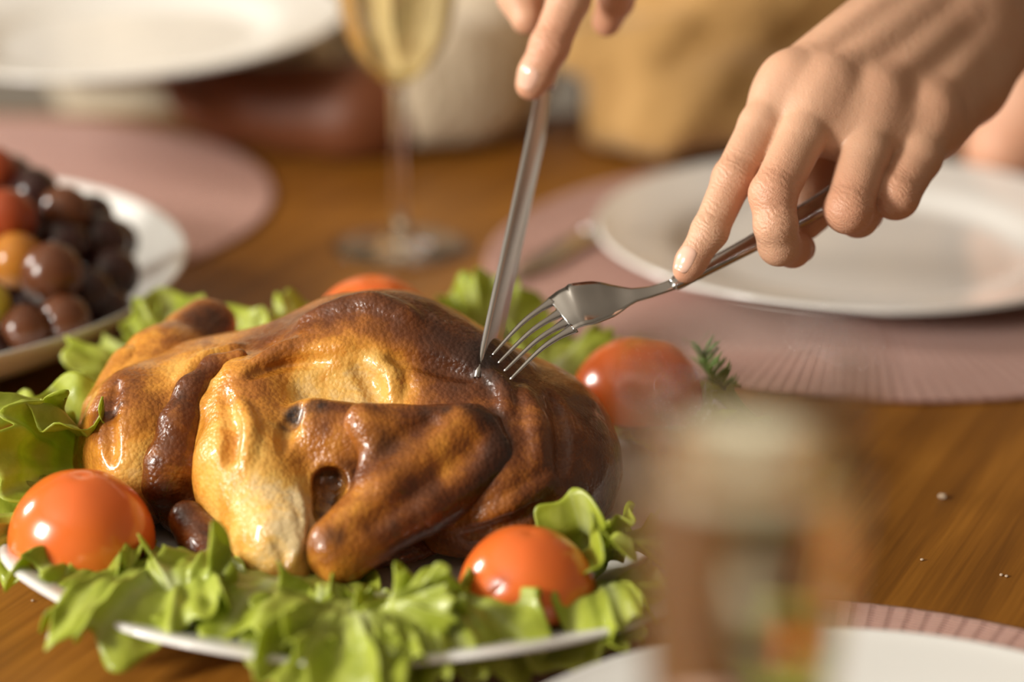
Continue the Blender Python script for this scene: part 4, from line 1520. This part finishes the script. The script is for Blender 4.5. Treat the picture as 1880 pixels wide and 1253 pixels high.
flL = flush_of(vL, [(iL[2][0], .008, .35), (iL[5][0], .007, .55), (mL[2][0], .010, .6), (rL[2][0], .011, .65), (pL[2][0], .010, .55), (mL[5][0], .010, .7), (iL[0][0], .008, .35), (rL[0][0], .01, .35), (pL[0][0], .010, .4), (mL[0][0], .01, .25)])

# --- the hand with the knife -------------------------------------------------
iR = [(at(1128, -205, 1.060), .0108), (at(1085, -105, 1.050), .0096), (at(1044, 0, 1.036), .0089), (at(1009, 85, 1.032), .0083), (at(985, 135, 1.034), .0078), (at(975, 155, 1.036), .0068)]
mR = [(at(1185, -205, 1.055), .0108), (at(1165, -130, 1.045), .0098), (at(1148, -60, 1.045), .0088), (at(1130, 0, 1.062), .0080), (at(1114, 40, 1.072), .0066)]
rR = [(at(1242, -215, 1.060), .0104), (at(1222, -150, 1.050), .0092), (at(1200, -105, 1.050), .0086), (at(1180, -60, 1.068), .0076), (at(1165, -35, 1.078), .0064)]
pR = [(at(1295, -235, 1.070), .0096), (at(1278, -180, 1.062), .0084), (at(1258, -140, 1.062), .0078), (at(1238, -100, 1.078), .0068), (at(1225, -85, 1.085), .0056)]
mcpR = [iR[0], mR[0], rR[0], pR[0]]
wrR = [at(1165, -450, 1.12), at(1205, -455, 1.115), at(1245, -458, 1.118), at(1285, -460, 1.125)]
pnR = (Vector(mcpR[3][0]) - Vector(mcpR[0][0])).cross(Vector(wrR[1]) - Vector(mcpR[1][0])).normalized()
if pnR.dot(FWD) < 0:
    pnR = -pnR
thR = [(at(1130, -380, 1.125), .015), (at(1040, -230, 1.105), .0122), (at(968, -90, 1.082), .0102), (at(955, -10, 1.070), .0092), (at(967, 35, 1.064), .0070)]
elR = Vector((0.02, 0.50, 0.36))
wcR = at(1225, -450, 1.12) + pnR * .006
facR = [(wcR, .0205), (wcR * .8 + elR * .2, .0225), (wcR * .45 + elR * .55, .034), (elR, .040)]
dnR = []
for ch in (iR, mR, rR, pR):
    ax = (Vector(ch[2][0]) - Vector(ch[0][0])).normalized()
    d = -pnR - ax * (-pnR).dot(ax)
    dnR.append(d.normalized())
FRd = Field((-0.03, 0.06, 0.12), (0.13, 0.36, 0.36), 0.0011)
make_hand(FRd, mcpR, [iR, mR, rR, pR], wrR, pnR, thR, dnR, forearm=facR)
vR, fR_ = FRd.mesh(1)
jtL = flush_of(vL, [(c[j][0], .0075, 1.0) for c in (iL, mL, rL, pL) for j in (2, 3)] + [(wrL[3], .012, .6), (wrL[2], .012, .5)])
jtR = flush_of(vR, [(c[j][0], .0075, 1.0) for c in (iR, mR) for j in (2, 3)])
flR = flush_of(vR, [(iR[3][0], .012, .6), (iR[5][0], .007, .5), (mR[4][0], .02, .5)])

# --- torso and upper arms (under the jumper), coarse, same body mesh --------------
TB = Field((-0.12, 0.28, -0.45), (0.62, 1.06, 0.74), 0.010)
TB.ell((0.21, 0.78, 0.12), (0.15, 0.10, 0.22), 0.05)
TB.ell((0.21, 0.80, -0.20), (0.16, 0.12, 0.20), 0.05)
TB.ell((0.21, 0.74, 0.40), (0.16, 0.09, 0.14), 0.05)
TB.chain([((0.05, 0.73, 0.47), .05), (tuple(elR), .040)], 0.03)
TB.chain([((0.37, 0.73, 0.47), .05), (tuple(elL), .040)], 0.03)
TB.cone((0.21, 0.74, 0.5), (0.21, 0.70, 0.62), 0.05, 0.045, 0.03)
vT, fT = TB.mesh(1)
ARM = []
for (pts_, lo_, hi_) in ((facL, (0.17, 0.10, 0.15), (0.50, 0.43, 0.40)), (facR, (-0.05, 0.14, 0.20), (0.13, 0.56, 0.42))):
    AF = Field(lo_, hi_, 0.004)
    e0, e1_ = Vector(pts_[1][0]), Vector(pts_[2][0])
    AF.chain([(e0.lerp(e1_, 0.12), pts_[1][1] + .0022), (e1_, pts_[2][1] + .0010), (Vector(pts_[3][0]), pts_[3][1])], 0.02)
    ARM.append(AF.mesh(1))
vT = np.concatenate([vT, ARM[0][0], ARM[1][0]])
fT = np.concatenate([fT, ARM[0][1] + (len(vT) - len(ARM[0][0]) - len(ARM[1][0])), ARM[1][1] + (len(vT) - len(ARM[1][0]))])
nv1, nv2 = len(vL), len(vL) + len(vR)
person = link_mesh('person', np.concatenate([vL, vR, vT]), np.concatenate([fL_, fR_ + nv1, fT + nv2]), M['skin'], None, True,
                   {'flush': np.concatenate([flL, flR, np.zeros(len(vT))]), 'joint': np.concatenate([jtL, jtR, np.zeros(len(vT))])})
tag(person, 'person in mustard jumper cutting the chicken with knife and fork', 'person')
axL = (Vector(iL[5][0]) - Vector(iL[3][0])).normalized()
nL = -RGT * 0.50 - FWD * 0.75 + UPV * 0.10
mkb = lambda v_, f_: BVHTree.FromPolygons([tuple(q) for q in v_], [tuple(int(i) for i in q) for q in f_])
nail('fingernail', Vector(iL[4][0]) - axL * 0.0050, axL, nL, 0.0066, 0.0112, person, mkb(vL, fL_), 0.80)
axR = (Vector(iR[5][0]) - Vector(iR[3][0])).normalized()
nail('fingernail', Vector(iR[4][0]) - axR * 0.003, axR, -RGT * 0.35 - FWD * .8, 0.0078, 0.0105, person, mkb(vR, fR_), 0.75)

# jumper
JB = Field((-0.12, 0.40, -0.32), (0.62, 1.06, 0.66), 0.008)
JB.ell((0.212, 0.715, 0.085), (0.175, 0.180, 0.20), 0.05)
JB.chain([((0.092, .545, .034), .028), ((0.18, .520, .036), .034), ((0.255, .532, .036), .032)], 0.03)
JB.ell((0.215, 0.80, -0.18), (0.185, 0.15, 0.16), 0.06)
JB.ell((0.21, 0.75, 0.36), (0.19, 0.125, 0.19), 0.06)
JB.chain([((0.05, 0.73, 0.47), .075), (tuple(elR * .9 + Vector((0.05, .73, .47)) * .1), .062)], 0.05)
JB.chain([((0.37, 0.73, 0.47), .075), (tuple(elL * .9 + Vector((0.37, .73, .47)) * .1), .062)], 0.05)
for a, b, r in (((0.05, .575, .06), (0.20, .535, .10), .020), ((0.06, .57, .02), (0.24, .54, .045), .020), ((0.12, .555, .13), (0.30, .56, .16), .018), ((0.20, .545, .02), (0.27, .57, .05), .022)):
    JB.cone(a, b, r, r * .8, 0.02)
s, g = JB.box((-0.5, 0.0, -0.5), (1.0, 0.668, 0.004), 0)
d = np.maximum(g[1] - 0.668, np.broadcast_to(g[2] - 0.004, np.broadcast_shapes(g[1].shape, g[2].shape)))
JB.merge(s, np.broadcast_to(d, JB.D[s].shape).astype(np.float32), 0.01, True)
vJ, fJ = JB.mesh(1)
nJ = vnormals(vJ, fJ)
rotJ = np.stack([vJ[:, 0] * .8 + vJ[:, 2] * .6, vJ[:, 1], (vJ[:, 2] * .8 - vJ[:, 0] * .6) * 2.6], 1)
vJ2 = vJ + nJ * (fbm(rotJ, 11, 3, 2.0) * 0.016)[:, None]
vJ2[:, 2] = np.where((vJ2[:, 1] < .67) & (vJ2[:, 2] < 0.0045) & (vJ[:, 2] > -.02), 0.0045, vJ2[:, 2])
link_mesh('jumper', vJ2, fJ, M['mustard'], person)

# --- person in the cream jumper, lifting the plate -----------------------------------
AP = Field((-0.36, 0.44, 0.001), (0.10, 0.80, 0.16), 0.0035)
AP.chain([(at(800, 190, 1.545), .022), (at(720, 205, 1.532), .029), (at(650, 215, 1.525), .031), (at(540, 205, 1.53), .026), (at(470, 195, 1.53), .022)], 0.02)
AP.chain([(at(470, 195, 1.53), .022), (at(420, 190, 1.535), .024), (at(380, 185, 1.54), .016)], 0.012)
for (dx, dy, dt) in ((0, 0, 0), (4, 16, -.012), (10, 30, -.02), (-6, -12, .015)):
    AP.chain([(at(400 + dx, 190 + dy * .6, 1.535 + dt), .011), (at(350 + dx, 178 + dy, 1.53 + dt), .009), (at(315 + dx, 150 + dy * .8, 1.545 + dt), .0075)], 0.004)
AP.chain([(at(430, 170, 1.54), .014), (at(400, 135, 1.545), .010), (at(370, 110, 1.55), .008)], 0.005)
vA, fA = AP.mesh(1)
AT = Field((-0.45, 0.66, -0.45), (0.16, 1.10, 0.72), 0.012)
AT.ell((-0.19, 0.95, 0.10), (0.14, 0.09, 0.28), 0.05)
AT.ell((-0.19, 0.96, -0.22), (0.15, 0.11, 0.18), 0.05)
AT.cone((-0.19, 0.95, 0.4), (-0.19, 0.92, 0.58), 0.05, 0.045, 0.05)
vB, fB = AT.mesh(1)
personA = link_mesh('person', np.concatenate([vA, vB]), np.concatenate([fA, fB + len(vA)]), M['skin_shaded'], None, True)
tag(personA, 'person in cream knit jumper behind the table holding up a plate', 'person')
CJ = Field((-0.45, 0.50, -0.32), (0.17, 1.12, 0.62), 0.009)
CJ.ell((-0.19, 0.93, 0.06), (0.19, 0.14, 0.24), 0.05)
CJ.ell((-0.19, 0.95, 0.30), (0.19, 0.12, 0.24), 0.06)
CJ.chain([((-0.06, 0.92, 0.42), .06), (at(885, 50, 1.64), .044), (at(892, 125, 1.595), .041), (at(840, 165, 1.555), .042), (at(778, 186, 1.537), .040)], 0.03)
CJ.chain([((-0.32, 0.95, 0.42), .06), ((-0.42, 0.85, 0.07), .042), ((-0.30, 0.73, 0.030), .024), (at(565, 128, 1.595), .026)], 0.02)
s, g = CJ.box((-0.6, 0.0, -0.5), (1.0, 0.668, 0.004), 0)
d = np.maximum(g[1] - 0.668, np.broadcast_to(g[2] - 0.004, np.broadcast_shapes(g[1].shape, g[2].shape)))
CJ.merge(s, np.broadcast_to(d, CJ.D[s].shape).astype(np.float32), 0.008, True)
vC, fC = CJ.mesh(1)
nC = vnormals(vC, fC)
vC2 = vC + nC * (fbm(vC, 16, 3, 5.0) * 0.006)[:, None]
vC2[:, 2] = np.where((vC2[:, 1] < .67) & (vC2[:, 2] < 0.0045) & (vC[:, 2] > -.02), 0.0045, vC2[:, 2])
link_mesh('jumper', vC2, fC, M['cream'], personA)

# --- person at the right with a bare elbow on the table ------------------------------
EB = Field((0.26, 0.42, 0.001), (0.86, 1.05, 0.62), 0.006)
eb = at(1850, 275, 1.440)
eb.z = 0.0240
hb = Vector((0.565, 0.55, 0.215))
EB.chain([(eb, .0225), (at(1900, 170, 1.445), .029), (at(1990, 40, 1.45), .033), (eb.lerp(hb, .62), .028), (hb, .0195)], 0.02)
EB.chain([(hb, .020), (hb + Vector((.016, -.012, .045)), .024), (hb + Vector((.022, -.020, .075)), .022)], 0.012)
for k in range(4):
    q = hb + Vector((.022, -.044 + .019 * k, .090))
    EB.chain([(q, .0105), (q + Vector((-.030, -.006, .012)), .0095), (q + Vector((-.042, -.004, -.014)), .0088), (q + Vector((-.022, .0, -.026)), .008)], 0.003)
EB.chain([(hb + Vector((.008, -.03, .03)), .013), (hb + Vector((-.014, -.044, .058)), .0105), (hb + Vector((-.030, -.040, .078)), .009)], 0.006)
EB.chain([(eb, .0215), (eb + Vector((.10, .035, .06)), .031), (eb + Vector((.20, .10, .14)), .038), (Vector((0.66, 0.84, 0.36)), .048)], 0.02)
vE, fE = EB.mesh(1)
personB = link_mesh('person', vE, fE, M['skin'], None, True, {'flush': flush_of(vE, [(eb, .03, .6)])})
tag(personB, 'person with a bare elbow resting on the table at the right edge', 'person')
DT = Field((0.44, 0.70, -0.45), (1.04, 1.10, 0.62), 0.012)
DT.ell((0.74, 0.90, 0.05), (0.19, 0.13, 0.32), 0.05)
DT.ell((0.74, 0.92, -0.20), (0.19, 0.14, 0.20), 0.05)
DT.chain([((0.70, 0.87, 0.42), .075), ((0.64, 0.82, 0.33), .062)], 0.05)
vD, fD = DT.mesh(1)
link_mesh('top', vD, fD, M['dark_cloth'], personB)

# ------------------------------------------------------------------ crumbs on the table
rnd = random.Random(3)
for i, (px, py, r) in enumerate([(1730, 916, .0019), (1838, 1058, .0008), (1848, 1060, .0008), (1693, 1030, .0008), (60, 1105, .0006), (95, 1180, .0006)]):
    bm = bmesh.new()
    bmesh.ops.create_icosphere(bm, subdivisions=2, radius=r)
    for vv in bm.verts:
        vv.co *= 1 + 0.35 * mnoise.noise(vv.co * 900 + Vector((i * 5, 0, 0)))
        vv.co.z *= 0.6
    me = bpy.data.meshes.new('crumb')
    bm.to_mesh(me)
    bm.free()
    me.materials.append(M['crumb'])
    o = bpy.data.objects.new('crumb', me)
    COL.objects.link(o)
    p = G(px, py, 0)
    o.location = (p.x, p.y, r * 0.6)
    where = ['largest pale crumb on the wood right of the wine glass', 'tiny crumb near the right edge of the table, left of a pair', 'tiny crumb near the right edge of the table, right of a pair',
             'tiny crumb on the wood just above the near placemat', 'tiny crumb on the wood below the left tomato', 'tiny crumb on the wood in the bottom left corner'][i]
    tag(o, where, 'crumb', 'crumbs on the table')
